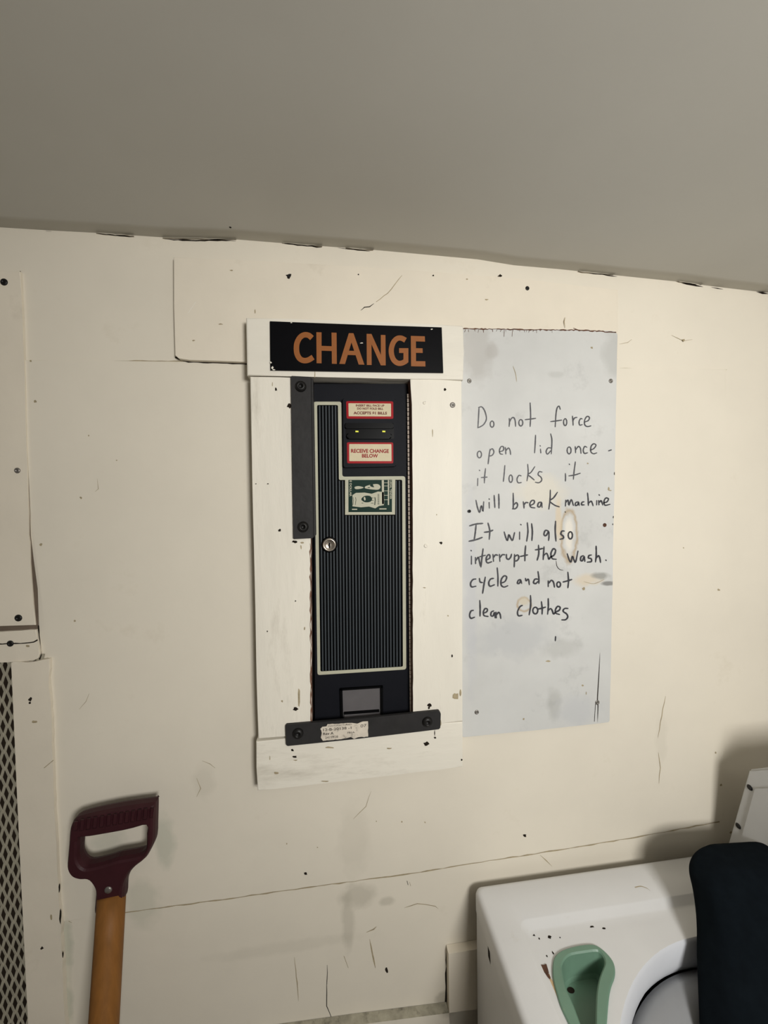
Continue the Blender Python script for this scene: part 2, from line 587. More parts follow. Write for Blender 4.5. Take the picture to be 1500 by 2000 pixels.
# the long bottom seam
ribbon(bm, resample([(240, 1783), (420, 1759), (620, 1731), (820, 1704), (925, 1686), (1030, 1670), (1240, 1636), (1405, 1605)], 14, 0.7, False), 1.8, y0, 2, wob=0.6)
for px, py, r in [(173, 851, 1.5), (228, 899, 1.3), (69, 784, 2.6), (158, 972, 2.6), (80, 1063, 2.8), (146, 1213, 2), (597, 1706, 3.2), (1025, 1632, 3.0), (1404, 1152, 2.2),
                  (1398, 1470, 1.8), (620, 1655, 1.2), (1335, 1070, 1.4), (755, 1895, 3.4), (60, 705, 2.2), (1335, 664, 2.4), (1408, 1533, 2.4), (1427, 1626, 2.4),
                  (560, 1648, 1.3), (785, 1605, 1.6), (830, 1606, 1.6), (735, 1604, 1.2)]:
    blot(bm, px, py, r, r * (1.6 if px == 755 else 1), y0 if (py > 1720 or px > 1418) else y1, 1 if r > 2.9 else 2)
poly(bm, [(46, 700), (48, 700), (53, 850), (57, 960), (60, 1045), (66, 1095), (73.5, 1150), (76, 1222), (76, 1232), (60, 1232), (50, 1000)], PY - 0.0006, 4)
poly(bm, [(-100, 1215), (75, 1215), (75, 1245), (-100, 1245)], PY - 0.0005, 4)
ribbon(bm, resample([(75, 1222), (77, 1250), (80, 1280), (76, 1290), (66, 1294)], 8, .5, False), 3.0, PY - 0.0007, 1, wob=.4)  # painted shade: dark outline where the block's right side gets no light
ribbon(bm, resample([(39.5, 530), (46, 660), (47, 704)], 12, .5, False), 2.0, y0, 1, wob=.5)
ribbon(bm, resample([(97, 1300), (97, 1345), (101, 1380), (103, 1450), (106, 1540), (109, 1600), (113, 1680), (119, 1780)], 9, .9, False), 2.2, PY - 0.0007, 4, wob=.7)  # shade along the post's right edge, painted on the wall as a dark strip
wall = struct(link('wall_back', bm, [m_wall, m_dark, m_crack, m_hole, m_gap_shade]))

# ceiling
bm = bmesh.new()
ys = [0.0, -0.03, -0.06, -0.1, -0.15, -0.2, -0.25, -0.3, -0.8, -1.4, YF]
rows = []
for yy in ys:
    k = max(0.0, 1 - abs(yy) / 0.30)
    k = k * k * (3 - 2 * k)
    rows.append([bm.verts.new((p.x, yy, p.z * k + (2.047 - 0.022 * p.x) * (1 - k))) for p in edge])
for A, B in zip(rows, rows[1:]):
    for i in range(len(A) - 1):
        bm.faces.new((A[i], A[i + 1], B[i + 1], B[i]))
for f in bm.faces:
    f.smooth = True
top = bmesh.ops.extrude_face_region(bm, geom=bm.faces[:])
for v in top['geom']:
    if isinstance(v, bmesh.types.BMVert):
        v.co.z += 0.05
# loose flakes of paint along the joint
for (xa, ya, xb, yb) in [(188, 454, 262, 461), (318, 464, 462, 468), (552, 474, 630, 481), (676, 484, 730, 489), (1322, 549, 1372, 556), (1130, 530, 1200, 537)]:
    n = 8
    pts = [(xa + (xb - xa) * i / n, ya + (yb - ya) * i / n - 1 + random.uniform(-.6, .6)) for i in range(n + 1)]
    pts2 = [(x, y + 1.7 * math.sin(math.pi * min(1, .12 + i / n)) + random.uniform(-.5, .7)) for i, (x, y) in enumerate(pts)]
    fa = [bm.verts.new(W(x, y, -0.001)) for x, y in pts]
    fb = [bm.verts.new(W(x, y, -0.0045)) for x, y in pts2]
    for i in range(n):
        f = bm.faces.new((fa[i], fa[i + 1], fb[i + 1], fb[i])); f.material_index = 1
for px, py, r in [(450, 451, 2.0), (492, 374, 2.2), (482, 372, 1.5), (1136, 530, 1.5)]:
    p = WZ(px, py, 2.0505)
    n = 7
    zc = min(edge, key=lambda e: abs(e.x - p.x)).z - 0.0006
    bm.faces.new([bm.verts.new((p.x + r * .001 * math.cos(2 * math.pi * i / n), p.y + r * .001 * math.sin(2 * math.pi * i / n), zc)) for i in range(n)]).material_index = 2
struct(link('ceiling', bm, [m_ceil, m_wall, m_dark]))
bm = bmesh.new(); box(bm, (X0, YF, -0.06), (X1, 0.08, 0)); struct(link('floor', bm, m_floor))
bm = bmesh.new(); box(bm, (X0 - 0.08, YF, 0), (X0, 0.08, 2.35)); struct(link('wall_left', bm, m_room))
bm = bmesh.new(); box(bm, (X1, YF, 0), (X1 + 0.08, 0.08, 2.35)); struct(link('wall_right', bm, m_room))
wx0, wx1, wz0, wz1 = 0.24, 0.86, 1.48, 1.99
bm = bmesh.new()
box(bm, (X0, YF - 0.08, 0), (wx0, YF, 2.35)); box(bm, (wx1, YF - 0.08, 0), (X1, YF, 2.35))
box(bm, (wx0, YF - 0.08, 0), (wx1, YF, wz0)); box(bm, (wx0, YF - 0.08, wz1), (wx1, YF, 2.35))
struct(link('wall_front', bm, m_room))
bm = bmesh.new()
for a, b in [((wx0, wz0), (wx1, wz0 + .04)), ((wx0, wz1 - .04), (wx1, wz1)), ((wx0, wz0), (wx0 + .04, wz1)), ((wx1 - .04, wz0), (wx1, wz1)), ((0.53, wz0), (0.57, wz1))]:
    box(bm, (a[0], YF - 0.06, a[1]), (b[0], YF - 0.02, b[1]))
struct(link('window_1', bm, m_window))
# low ledge board at the foot of the visible wall, dusty top
bm = bmesh.new()
pl = [W(500, 2030, -0.016), W(690, 2003, -0.016), W(873, 1979, -0.016), W(1000, 1962, -0.016)]
zl = [p.z for p in pl]
F = [bm.verts.new(p) for p in pl]; B = [bm.verts.new((p.x, -0.0005, p.z + 0.002)) for p in pl]
F2 = [bm.verts.new((p.x, -0.016, 0.0)) for p in pl]
for i in range(3):
    bm.faces.new((F[i], F[i + 1], B[i + 1], B[i])).material_index = 1
    bm.faces.new((F[i], F[i + 1], F2[i + 1], F2[i]))
struct(link('trim_1', bm, [m_wall, m_dust]))


# ------------------------------------------------------------------ screws
def screw(px, py, rpx, y, parent, m=None, h=0.0012, name='screw', socket=None):
    c = W(px, py, y)
    r = rpx * abs(y - CAM.y) / FPX
    bm = bmesh.new()
    lathe(bm, c, [(0, h * .35), (r * .32, h * .35), (r * .36, h), (r * .75, h * .85), (r, h * .25), (r, -0.0004)], 18)
    return link(name, bm, m or m_screw, parent, smooth=True)


# ------------------------------------------------------------------ boards on the wall
# long horizontal board behind the header
bm = bmesh.new()
tl = lambda x, y: 0.0115 * max(0.0, min(1.0, (x - 340) / 870.0)) ** 1.0
outl = resample([(339, 502), (560, 513), (700, 521), (860, 532), (977, 541), (1080, 552), (1207, 566)], 40, .7, False) + [(1207, 702)] + \
    resample([(1000, 703), (700, 708), (480, 707), (370, 703), (349, 700), (342, 694)], 50, .5, False) + [(340, 600)]
slab(bm, outl, -0.0125, -0.0002, 0, bev=0.0012, tilt=tl)
for px, py, rx, ry, mi in [(564, 539, 5, 4.5, 1), (977, 538, 3.2, 3, 1), (700, 536, 1.4, 1.4, 1), (846, 538, 1.5, 1.5, 1), (912, 545, 2, 1.2, 2), (498, 608, 1.2, 4, 2), (431, 633, 4, 1.2, 2), (378, 665, 3, 1.2, 2),
                           (452, 528, 3, 1.2, 2), (950, 585, 4, 1.4, 2)]:
    blot(bm, px, py, rx, ry, -0.0128 + tl(px, py), mi)
ribbon(bm, [(368, 611), (374, 602), (382, 590)], 1.4, -0.0128 + tl(375, 0), 3)
ribbon(bm, resample([(705, 606), (712, 600), (722, 599), (730, 593)], 8, .6, False), 1.8, -0.0128 + tl(700, 0), 1, taper=.6)
ribbon(bm, resample([(728, 595), (757, 573), (785, 538)], 9, .7, False), 1.3, -0.0128 + tl(750, 0), 2, taper=.5)
ribbon(bm, resample([(343, 698), (368, 706.5), (482, 710.0)], 9, .4, False), 3.4, PY - 0.0006, 1, wob=.3)
hb = thing('wall_board', W(660, 610, 0), 'long cream-painted board fixed across the wall above and behind the CHANGE sign', 'board')
link('board', bm, [m_board, m_dark, m_crack, m_frame], hb)
screw(1030, 563, 4.2, -0.0128 + tl(1030, 0), hb, m_screw)
screw(564, 539, 3.2, -0.0128 + tl(564, 0), hb, m_screw)

# tall board at the left edge
ub = thing('upright_board', W(10, 1226, 0), 'tall cream-painted upright board at the left edge of the wall, above a small wood block', 'board')
bm = bmesh.new()
tl2 = lambda x, y: -0.0042
outl = [(-160, 524), (39, 530)] + resample([(39, 530), (46, 690), (50, 830), (54, 960), (56, 1045), (58, 1060), (59, 1100), (69, 1221)], 40, .8, False)[1:] + [(-160, 1228)]
slab(bm, outl, -0.001, -0.0002, 0, bev=0.0008, tilt=tl2)
for f in bm.faces:
    if abs(f.normal.x) > 0.8 and f.calc_center_median().z < W(50, 900, 0).z:
        f.material_index = 0
link('board', bm, [m_board, m_dark], ub)
for px, py, r, m in [(8, 551, 6.0, m_screw), (34, 919, 5.0, m_gscrew), (36, 1207, 6.2, m_screw)]:
    screw(px, py, r, -0.001 + tl2(px, py), ub, m, h=0.002)
# small block
sb = thing('wood_block', W(30, 1260, 0), 'small cracked cream-painted wood block between the upright board and the metal mesh', 'block')
bm = bmesh.new()
outl = [(-160, 1238)] + resample([(0, 1234), (70, 1230), (73, 1250), (77, 1278), (74, 1286), (66, 1290), (0, 1294)], 14, .6, False) + [(-160, 1297)]
slab(bm, outl, -0.007, -0.0002, 0, bev=0.001)
ribbon(bm, resample([(-20, 1259), (20, 1257), (50, 1256), (66, 1254), (73, 1250)], 8, .6, False), 2.2, -0.0073, 1, wob=.4)
blot(bm, 54, 1262, 4, 2, -0.0073, 2)
link('block', bm, [m_board, m_dark, m_crack], sb)
screw(20, 1257, 5.5, -0.0073, sb, m_screw, h=0.0015)
# post at lower left
pp = thing('wood_post', W(90, 1650, 0), 'rough cream-painted upright post beside the metal mesh, left of the shovel', 'post')
bm = bmesh.new()
L0, L1 = W(28, 1440, -0.014), W(55, 2000, -0.014)
R0, R1 = W(103, 1600, -0.014), W(128, 2000, -0.014)
ext = lambda a, b, z: a + (b - a) * ((z - a.z) / (b.z - a.z))
def topx(p):  # back to pixels of the same plane
    v = p - CAM
    return (750 + FPX * v.dot(RIGHT) / v.dot(FWD), 1000 - FPX * v.dot(UP) / v.dot(FWD))
lb, rb = topx(ext(L0, L1, 0.25)), topx(ext(R0, R1, 0.25))
outl = [(21, 1295)] + resample([(27, 1292), (60, 1294), (82, 1289), (96, 1287)], 8, .8, False) + \
    resample([(96, 1290), (95, 1340), (99, 1370), (101, 1450), (104, 1540), (107, 1600), (111, 1680), (117, 1780), (120, 1860), (128, 2000)], 16, 1.3, False) + \
    [rb, lb, (55, 2000), (42, 1740), (34, 1570), (28, 1430)]
slab(bm, outl, -0.009, -0.0002, 0, bev=0.0009)
for px, py, rx, ry, mi in [(59, 1366, 4.2, 4, 1), (58, 1373, 2, 2.5, 1), (82, 1852, 3.2, 3.2, 1), (67, 1410, 5, 3, 2), (100, 1792, 2, 5, 2), (118, 1790, 2.2, 12, 1), (116, 1735, 1.6, 8, 1), (123, 1865, 1.5, 7, 1)]:
    blot(bm, px, py, rx, ry, -0.0093, mi)
ribbon(bm, resample([(86, 1500), (92, 1495), (104, 1485)], 8, .6, False), 1.4, -0.0093, 2)
link('post', bm, [m_board, m_dark, m_crack], pp)

# expanded metal mesh left of the post
mv = thing('metal_mesh', W(-20, 1650, 0), 'painted expanded-metal mesh covering an opening at the left edge, beside the post', 'mesh')
bm = bmesh.new()
px_, pz_ = 0.0074, 0.0148
xr, zt, zb = -0.500, W(0, 1283, -0.005).z, 0.02
ncol, nrow = 101, int((zt - zb) / pz_)
def mxy(i, k):
    x = xr - (i + 0.5 * (1 if (i + k) % 2 else -1) * 0.60) * px_
    z = zt - k * pz_
    n = noise.noise(Vector((x * 9, z * 6, 1.3)))
    return Vector((x + 0.004 * n - 0.003 * math.sin((zt - z) * 7), -0.004 + 0.004 * noise.noise(Vector((x * 7, z * 5, 9))), z))
for i in range(ncol):
    for k in range(nrow):
        a, b = mxy(i, k), mxy(i, k + 1)
        t = Vector((0.0025, -0.0008, 0))
        v = [bm.verts.new(q) for q in (a - t, a + t, b + t, b - t)]
        bm.faces.new(v)
        v2 = [bm.verts.new(q + Vector((0, 0.0012, 0))) for q in (a - t, a + t, b + t, b - t)]
        bm.faces.new(v2[::-1])
        bm.faces.new((v[1], v2[1], v2[2], v[2])); bm.faces.new((v[0], v[3], v2[3], v2[0]))
for k in range(0, nrow, 1):  # bonds between strands
    for i in range(ncol - 1):
        if (i + k) % 2 == 1:
            a = mxy(i, k); b = mxy(i + 1, k)
            c = (a + b) / 2
            w, h = 0.0030, 0.0036
            vs = [bm.verts.new(c + Vector((dx * w, 0, dz * h))) for dx, dz in ((-1, 0), (0, -1), (1, 0), (0, 1))]
            bm.faces.new(vs)
link('mesh_strands', bm, m_strand, mv)

# ------------------------------------------------------------------ wooden surround of the change machine
YS = -0.036
sr_ = thing('wooden_surround', W(690, 1500, 0), 'white-painted four-board wooden frame around the black change machine', 'frame')
bm = bmesh.new()
slab(bm, resample([(480, 620), (700, 627), (905, 636)], 60, .4, False) + resample([(906, 690), (905, 742), (700, 738), (482, 733)], 60, .5, False), YS - 0.002, -0.004, 0, bev=0.003, seg=3)
for px, py, rx, ry, mi in [(615, 731, 1.0, 6, 1)]:
    blot(bm, px, py, rx, ry, YS - 0.0023, mi)
link('top_board', bm, [m_frameh, m_crack, m_dark], sr_)
bm = bmesh.new()
slab(bm, resample([(488, 735), (606, 738)], 50, .3, False) + resample([(607, 900), (607, 1060), (608, 1250), (609, 1427)], 18, .7, False) + resample([(560, 1438), (504, 1444), (499, 1200), (493, 950)], 60, .5, False), YS, -0.004, 0, bev=0.0025, seg=3)
for f in bm.faces:
    if f.calc_area() > 1e-4 and abs(f.normal.x) > .7 and f.calc_center_median().x > W(597, 1000, YS).x:
        f.material_index = 3
ribbon(bm, resample([(606, 1062), (606.5, 1160), (607, 1300), (608, 1420)], 8, .9, False), 2.0, YS - 0.0004, 3, wob=.7)
for px, py, rx, ry, mi in [(539, 760, 2.5, 3, 1), (546, 1036, 2.8, 3, 1), (577, 1385, 5, 3.2, 1), (565, 792, 4, 6, 1), (577, 1174, 1.5, 1.5, 1), (522, 1233, 1.5, 1.5, 1), (500, 945, 1.6, .9, 1), (523, 945, 1.6, 1, 1),
                           (595, 1228, 1.2, 3, 2), (584, 1360, 2.5, 16, 2), (551, 1370, 2, 2, 2), (575, 1058, 5, 2.6, 1), (590, 1060, 3, 2, 2), (588, 1068, 1.5, 4, 2), (532, 751, 1, 4, 2)]:
    blot(bm, px, py, rx, ry, YS - 0.0003, mi)
link('left_board', bm, [m_frame, m_dark, m_crack, m_wood], sr_)
bm = bmesh.new()
slab(bm, resample([(801, 739), (902, 743)], 50, .3, False) + resample([(902, 900), (903, 1100), (903, 1300), (904, 1409)], 60, .6, False) + resample([(860, 1413), (807, 1418)], 30, .3, False) + resample([(807, 1400), (806.5, 1250), (806, 1000), (805, 850), (804.5, 790), (802, 755)], 18, .5, False), YS, -0.004, 0, bev=0.0025, seg=3)
for f in bm.faces:
    if f.calc_area() > 1e-4 and abs(f.normal.x) > .7 and f.calc_center_median().x < W(815, 1000, YS).x:
        f.material_index = 3
for px, py, rx, ry, mi in [(869, 761, 2.6, 2.6, 1), (830, 786, 2.0, 2.0, 1), (861, 1060, 2.6, 2.8, 1), (839, 1377, 4, 3.2, 1), (838, 1382, 2, 3, 1), (883, 1281, 1.6, 2.4, 1), (890, 1360, 5, 7, 2), (899, 1352, 2, 6, 2),
                           (845, 845, .9, 8, 2), (829, 1148, 3, 1, 2), (861, 1412, 1, 6, 2), (875, 1203, 1.5, 1.5, 2), (853, 1005, 1, 1.6, 2)]:
    blot(bm, px, py, rx, ry, YS - 0.0003, mi)
rbd = link('right_board', bm, [m_frame, m_dark, m_crack, m_wood], sr_)
for px, py, r in [(884, 791, 5.5), (832, 1066, 4.2), (829, 787, 3.0)]:
    s = screw(px, py, r, YS - 0.0003, rbd, m_gscrew if r > 5 else m_frame)
bm = bmesh.new()
slab(bm, resample([(500, 1449), (560, 1442), (700, 1429), (860, 1413), (904, 1410)], 40, .5, False) + resample([(904, 1498), (800, 1510), (650, 1528), (503, 1545)], 25, .6, False) + [(501, 1500)], YS, -0.004, 0, bev=0.002, seg=2)
for px, py, rx, ry, mi in [(571, 1465, 3, 2.6, 1), (575, 1478, 5, 2.4, 1), (577, 1485, 4, 1.2, 2), (833, 1453, 5, 4, 1), (850, 1441, 2.4, 2, 1), (849, 1432, .9, 6, 1), (539, 1510, 5, 2.4, 2), (527, 1480, 1, 5, 2),
                           (902, 1484, 1.5, 2, 1), (635, 1526, 8, 1.2, 2), (645, 1460, 8, 2, 2), (760, 1462, 6, 1.6, 2)]:
    blot(bm, px, py, rx, ry, YS - 0.0003, mi)
link('bottom_board', bm, [m_frameh, m_dark, m_crack], sr_)

# CHANGE sign plate
sg = thing('sign_plate', W(696, 680, YS - 0.002), 'black sign plate lettered CHANGE in bronze on the top board of the frame', 'sign')
YP = YS - 0.0020 - 0.0035
bm = bmesh.new()
slab(bm, [(527, 627), (700, 634), (863, 639), (866, 728), (700, 726), (528, 723)], YP, YS - 0.0021, 0, bev=0.0006)
for px, py, rx, ry in [(706, 670, 3, .9), (532, 718, 3, 2.5), (529, 708, 1.5, 2), (535, 722, 2.5, 1), (843, 643, 2, 1), (569, 630, 2, .8)]:
    blot(bm, px, py, rx, ry, YP - 0.0002, 1)
link('plate', bm, [m_sign, m_frame], sg)
g = lambda pts: [(500 + x * .26667, 600 + y * .26667) for x, y in pts]
bm = bmesh.new()
YL = YP - 0.0006
for q in [
    [(442, 183), (480, 184), (480, 411), (444, 410)], [(553, 186), (590, 187), (592, 415), (556, 414)], [(478, 283), (555, 286), (557, 321), (478, 318)],
    [(680, 190), (699, 190), (699, 258), (652, 416), (610, 415)], [(699, 190), (714, 191), (794, 421), (752, 420), (699, 258)], [(665, 318), (739, 321), (748, 352), (655, 349)],
    [(810, 195), (845, 196), (847, 423), (812, 423)], [(914, 203), (948, 204), (950, 426), (915, 426)], [(812, 195), (846, 196), (949, 426), (914, 426)],
    [(1134, 210), (1171, 211), (1172, 433), (1136, 432)], [(1168, 211), (1236, 213), (1238, 252), (1168, 250)], [(1168, 300), (1220, 301), (1221, 335), (1168, 334)], [(1168, 395), (1240, 396), (1241, 434), (1168, 433)]]:
    _k = globals().get('_k', 0) + 1
    slab(bm, g(q), YL - 0.00005 * _k, YP - 0.0001)
ribbon(bm, g(smooth_line([(410, 226), (385, 206), (352, 203), (322, 222), (302, 258), (296, 300), (302, 345), (322, 378), (352, 391), (385, 386), (418, 366)], 5)), 40 * .2667, YL, 0, flat_ends=True)
ribbon(bm, g(smooth_line([(1095, 242), (1065, 227), (1035, 229), (1008, 255), (992, 300), (993, 345), (1008, 385), (1035, 408), (1066, 410), (1100, 394)], 5)), 38 * .2667, YL, 0, flat_ends=True)
slab(bm, g([(1080, 300), (1116, 300), (1116, 404), (1080, 420)]), YL - 0.0001, YP - 0.0001)
slab(bm, g([(1048, 300), (1116, 300), (1116, 335), (1048, 335)]), YL - 0.0002, YP - 0.0001)
link('lettering', bm, m_gold, sg)

# ------------------------------------------------------------------ change machine
YD = -0.013
cm = thing('change_machine', W(705, 1400, -0.006), 'narrow black coin change machine with ribbed front, set inside the white wooden frame', 'change machine')
bm = bmesh.new()
slab(bm, [(604, 736), (806, 742), (812, 1440), (606, 1440)], -0.0055, -0.0042, 0)
link('cabinet', bm, m_cab, cm)
bm = bmesh.new()
slab(bm, rpoly([(613, 750), (795, 750), (801, 1425), (615, 1430)], 2), YD, -0.0056, 0, bev=0.001)
link('door', bm, m_door, cm)
YB = YD - 0.0008
outer = rpoly([(612.5, 784.5), (667, 784.5), (668.5, 931), (791.5, 930), (793.5, 1307.5), (620, 1318.5)], 5)
inner = rpoly([(619.3, 791), (660, 791), (662, 937.5), (785.5, 937), (787, 1302), (625.8, 1311.5)], 3)
vs, fs = fill2d([[(x, -y) for x, y in outer], [(x, -y) for x, y in inner]])
bm = bmesh.new()
V = [bm.verts.new(W(v.x, -v.y, YB)) for v in vs]
for f in fs:
    bm.faces.new([V[i] for i in f])
# frame of the bank-note picture belongs to the same printed border
for q in [[(674, 937), (680.7, 937), (680.7, 1005.5), (674, 1005.5)], [(765.5, 937), (772, 937), (771.5, 1005), (765.5, 1005)], [(680.7, 1000), (765.5, 1000), (765.5, 1005), (680.7, 1005.5)]]:
    poly(bm, q, YB - 0.0001)
link('border', bm, m_border, cm)
# ribbed panel
bm = bmesh.new()
slab(bm, [(619, 791), (660.5, 791), (662.5, 937), (786, 936.5), (787.3, 1302.5), (625, 1312)], YD - 0.0002, YD + 0.0005, 0)
x_t0, x_t1 = 624.0, 783.5      # rib run at the level of the step; straight vertical in the real panel
pitch = 6.2
i = 0
xs = 625.5
while xs < 786:
    top = 792.5 if xs < 659 else 939
    if xs > 672 and xs < 773.5:
        top = 1007
    # follow the machine's own (slightly converging) uprights
    def xa(y, x=xs):
        u = (x - 622.0) / (786.0 - 622.0)
        l = 619.3 + (625.8 - 619.3) * (y - 791) / 520.0
        r = 785.5 + 1.6 * (y - 937) / 365.0
        return l + 1.5 + u * (r - l - 1.5)
    bot = 1310.5 - 9.5 * (xs - 626) / 161.0
    w = 1.25
    xt, xb = xa(top), xa(bot)
    if xt < 661 or top > 800:
        slab(bm, [(xt - w, top), (xt + w, top), (xb + w, bot), (xb - w, bot)], YD - 0.0011, YD - 0.0002, 1)
    xs += pitch
link('ribbed_panel', bm, [m_rib0, m_rib1], cm)
# bank-note picture (generic): upright sidewise note cut off at the top
m_ = lambda x, y: (600 + .175 * x, 750 + .175 * y)
ml = lambda pts: [m_(*p) for p in pts]
YN = YB - 0.0004
bm = bmesh.new()
slab(bm, [(680.6, 937.4), (765.6, 937.2), (765.6, 1000), (680.6, 1000.2)], YN, YD - 0.0002, 0)
y2 = YN - 0.0002
poly(bm, ml([(505, 1240), (545, 1215), (640, 1212), (720, 1225), (790, 1200), (855, 1205), (856, 1352), (800, 1362), (760, 1388), (690, 1368), (600, 1376), (505, 1365)]), y2, 1)
poly(bm, ml([(832, 1072), (856, 1072), (858, 1340), (836, 1340)]), y2, 1)
poly(bm, ml([(900, 1072), (914, 1072), (914, 1350), (900, 1350)]), y2, 1)
for yy in (1100, 1135, 1190, 1240, 1290):
    poly(bm, ml([(858, yy), (900, yy), (900, yy + 5), (858, yy + 5)]), y2, 1)
poly(bm, smooth_loop(ml([(730, 1120), (790, 1118), (818, 1148), (795, 1178), (735, 1178), (690, 1172), (645, 1162), (655, 1140)]), 4), y2, 1)    # plain bust shape
poly(bm, smooth_loop(ml([(530, 1150), (575, 1140), (630, 1155), (590, 1170), (540, 1172)]), 4), y2, 1)
poly(bm, smooth_loop(ml([(700, 1132), (728, 1112), (738, 1134), (745, 1152), (715, 1146)]), 4), y2 - 0.0001, 0)
poly(bm, ml([(676, 1152), (700, 1152), (700, 1160), (676, 1160)]), y2 - 0.0001, 0)
poly(bm, smooth_loop(ml([(604, 1285), (640, 1250), (700, 1250), (725, 1285), (700, 1316), (640, 1318)]), 5), y2 - 0.0001, 0)
poly(bm, smooth_loop(ml([(630, 1270), (645, 1262), (652, 1290), (640, 1300)]), 4), y2 - 0.0002, 1)
for q in [[(500, 1393), (558, 1393), (558, 1405), (500, 1405)], [(805, 1388), (885, 1388), (885, 1400), (805, 1400)]]:
    poly(bm, ml(q), y2, 1)
for x in (512, 540, 752, 760):
    ribbon(bm, resample(ml([(x, 1265), (x + 4, 1300), (x - 3, 1350)]), 2, .3, False), .9, y2 - 0.0001, 0)
for x in (790, 800):
    for yy in range(1230, 1345, 12):
        poly(bm, ml([(x - 4, yy), (x + 4, yy), (x + 4, yy + 6), (x - 4, yy + 6)]), y2 - 0.0001, 0)
for yy in (1270, 1300, 1330):
    ribbon(bm, ml([(712, yy), (740, yy)]), .8, y2 - 0.0001, 0)
    ribbon(bm, ml([(608, yy + 28), (625, yy + 28)]), .8, y2 - 0.0001, 0) if yy < 1310 else None
# sideways words
put_text(bm, 'E DOLLAR', m_(497, 1078), m_(497, 1255), m_(472, 1255), m_(472, 1078), y2, 1, bold=0.02)
put_text(bm, 'LEGAL TENDER', m_(943, 1078), m_(943, 1285), m_(922, 1285), m_(922, 1078), y2, 1, bold=0.02)
link('note_picture', bm, [m_bill, m_border], cm)

# bill acceptor
ba_y = YD - 0.009
bm = bmesh.new()
slab(bm, rpoly([(669.5, 778), (773.3, 778.5), (774, 911), (671, 913)], 3), ba_y, YD, 0, bev=0.0014)
slab(bm, rpoly([(675, 828), (769, 828), (770, 857), (676, 857)], 4), ba_y - 0.0006, ba_y - 0.0001, 1)
acc = link('bill_acceptor', bm, [m_door, m_slot], cm)
bm = bmesh.new()   # mouth: upper hood and lower lip
slab(bm, rpoly([(674, 826), (769, 826), (769, 837), (674, 837)], 3), ba_y - 0.004, ba_y - 0.0007, 0, bev=0.001)
slab(bm, rpoly([(677, 846), (766, 847), (764, 857), (678, 857)], 4), ba_y - 0.006, ba_y - 0.0007, 0, bev=0.0015)
link('note_slot', bm, m_slot, acc)
for px in (697.2, 749.7):
    bm = bmesh.new()
    slab(bm, [(px - 2.9, 841.2), (px + 2.9, 841.4), (px + 2.9, 844), (px - 2.9, 843.8)], ba_y - 0.0022, ba_y - 0.0007, 0)
    o = link('indicator_light', bm, m_led, acc)
YLb = ba_y - 0.0005
bm = bmesh.new()
slab(bm, rpoly([(676, 783.5), (768, 784), (768.3, 818), (677, 817.6)], 3), YLb, ba_y - 0.0001, 0)
poly(bm, rpoly([(680.5, 787.6), (763.6, 788.2), (763.8, 813.4), (681, 813)], 1.2), YLb - 0.0002, 1)
yt = YLb - 0.0004
put_text(bm, 'INSERT BILL FACE UP', (695, 789.8), (750.7, 790.2), (750.7, 794.4), (695, 794), yt, 2, bold=0.03)
put_text(bm, 'DO NOT FOLD BILL', (697.6, 795.8), (748.5, 796.2), (748.5, 800.4), (697.6, 800), yt, 2, bold=0.03)
put_text(bm, 'ACCEPTS $1 BILLS', (690.5, 803.8), (755.8, 804.2), (755.8, 810.4), (690.5, 810), yt, 2, bold=0.035)
o = link('instruction_label', bm, [m_red, m_cream, m_brown], acc); o['label'] = 'red-bordered label reading INSERT BILL FACE UP'
bm = bmesh.new()
slab(bm, rpoly([(677.5, 863.8), (768, 864.2), (768.2, 905), (678.2, 905)], 3), YLb, ba_y - 0.0001, 0)
poly(bm, rpoly([(682, 867.2), (764.4, 867.4), (764.8, 900.6), (682.2, 900.6)], 1.5), YLb - 0.0002, 1)
put_text(bm, 'RECEIVE CHANGE', (685.6, 876.8), (759.5, 877.2), (759.5, 884.8), (685.6, 884.4), yt, 2, bold=0.03)
put_text(bm, 'BELOW', (707, 886.4), (738.2, 886.6), (738.2, 894), (707, 893.8), yt, 2, bold=0.03)
o = link('change_label', bm, [m_red, m_cream, m_ink], acc); o['label'] = 'red-bordered label reading RECEIVE CHANGE BELOW'
# lock
c = W(643.3, 1063.6, YD - 0.001)
k = abs(YD - CAM.y) / FPX
bm = bmesh.new()
lathe(bm, c, [(15.5 * k, 0), (15.5 * k, .0012), (13.2 * k, .0014)], 32, 1)
lathe(bm, c, [(13.2 * k, 0), (13 * k, .004), (11.8 * k, .0055), (10 * k, .0058), (9.6 * k, .0048), (2.5 * k, .005), (0, .005)], 32, 0)
lk = link('lock', bm, [m_chrome, m_slot], cm, smooth=True)
bm = bmesh.new()
slab(bm, smooth_loop([(643, 1059.5), (645.2, 1061.5), (644.8, 1064), (645.2, 1069), (643.2, 1071), (641.8, 1067), (642, 1062)], 3), YD - 0.0068, YD - 0.0058)
link('keyhole', bm, m_slot, lk)
# coin return cup
bm = bmesh.new()
yc = YD - 0.0004
slab(bm, [(669, 1349), (743, 1344), (743.5, 1403), (670.5, 1408)], yc, YD, 0)
slab(bm, [(672, 1392), (741, 1387), (741, 1391), (672, 1396)], yc - 0.0035, yc, 1)
slab(bm, [(672, 1396.5), (741, 1391), (741, 1410), (672, 1414)], yc - 0.003, yc, 0, bev=0.001)
for q in [[(664, 1346), (748, 1340.5), (748, 1343.8), (664, 1349)], [(664, 1346), (668.6, 1346), (670.2, 1406), (666, 1406)], [(743.4, 1341), (748, 1341), (748.5, 1402), (744, 1402)]]:
    slab(bm, q, yc - 0.0045, YD, 1)
link('coin_cup', bm, [m_cup, m_cab], cm)
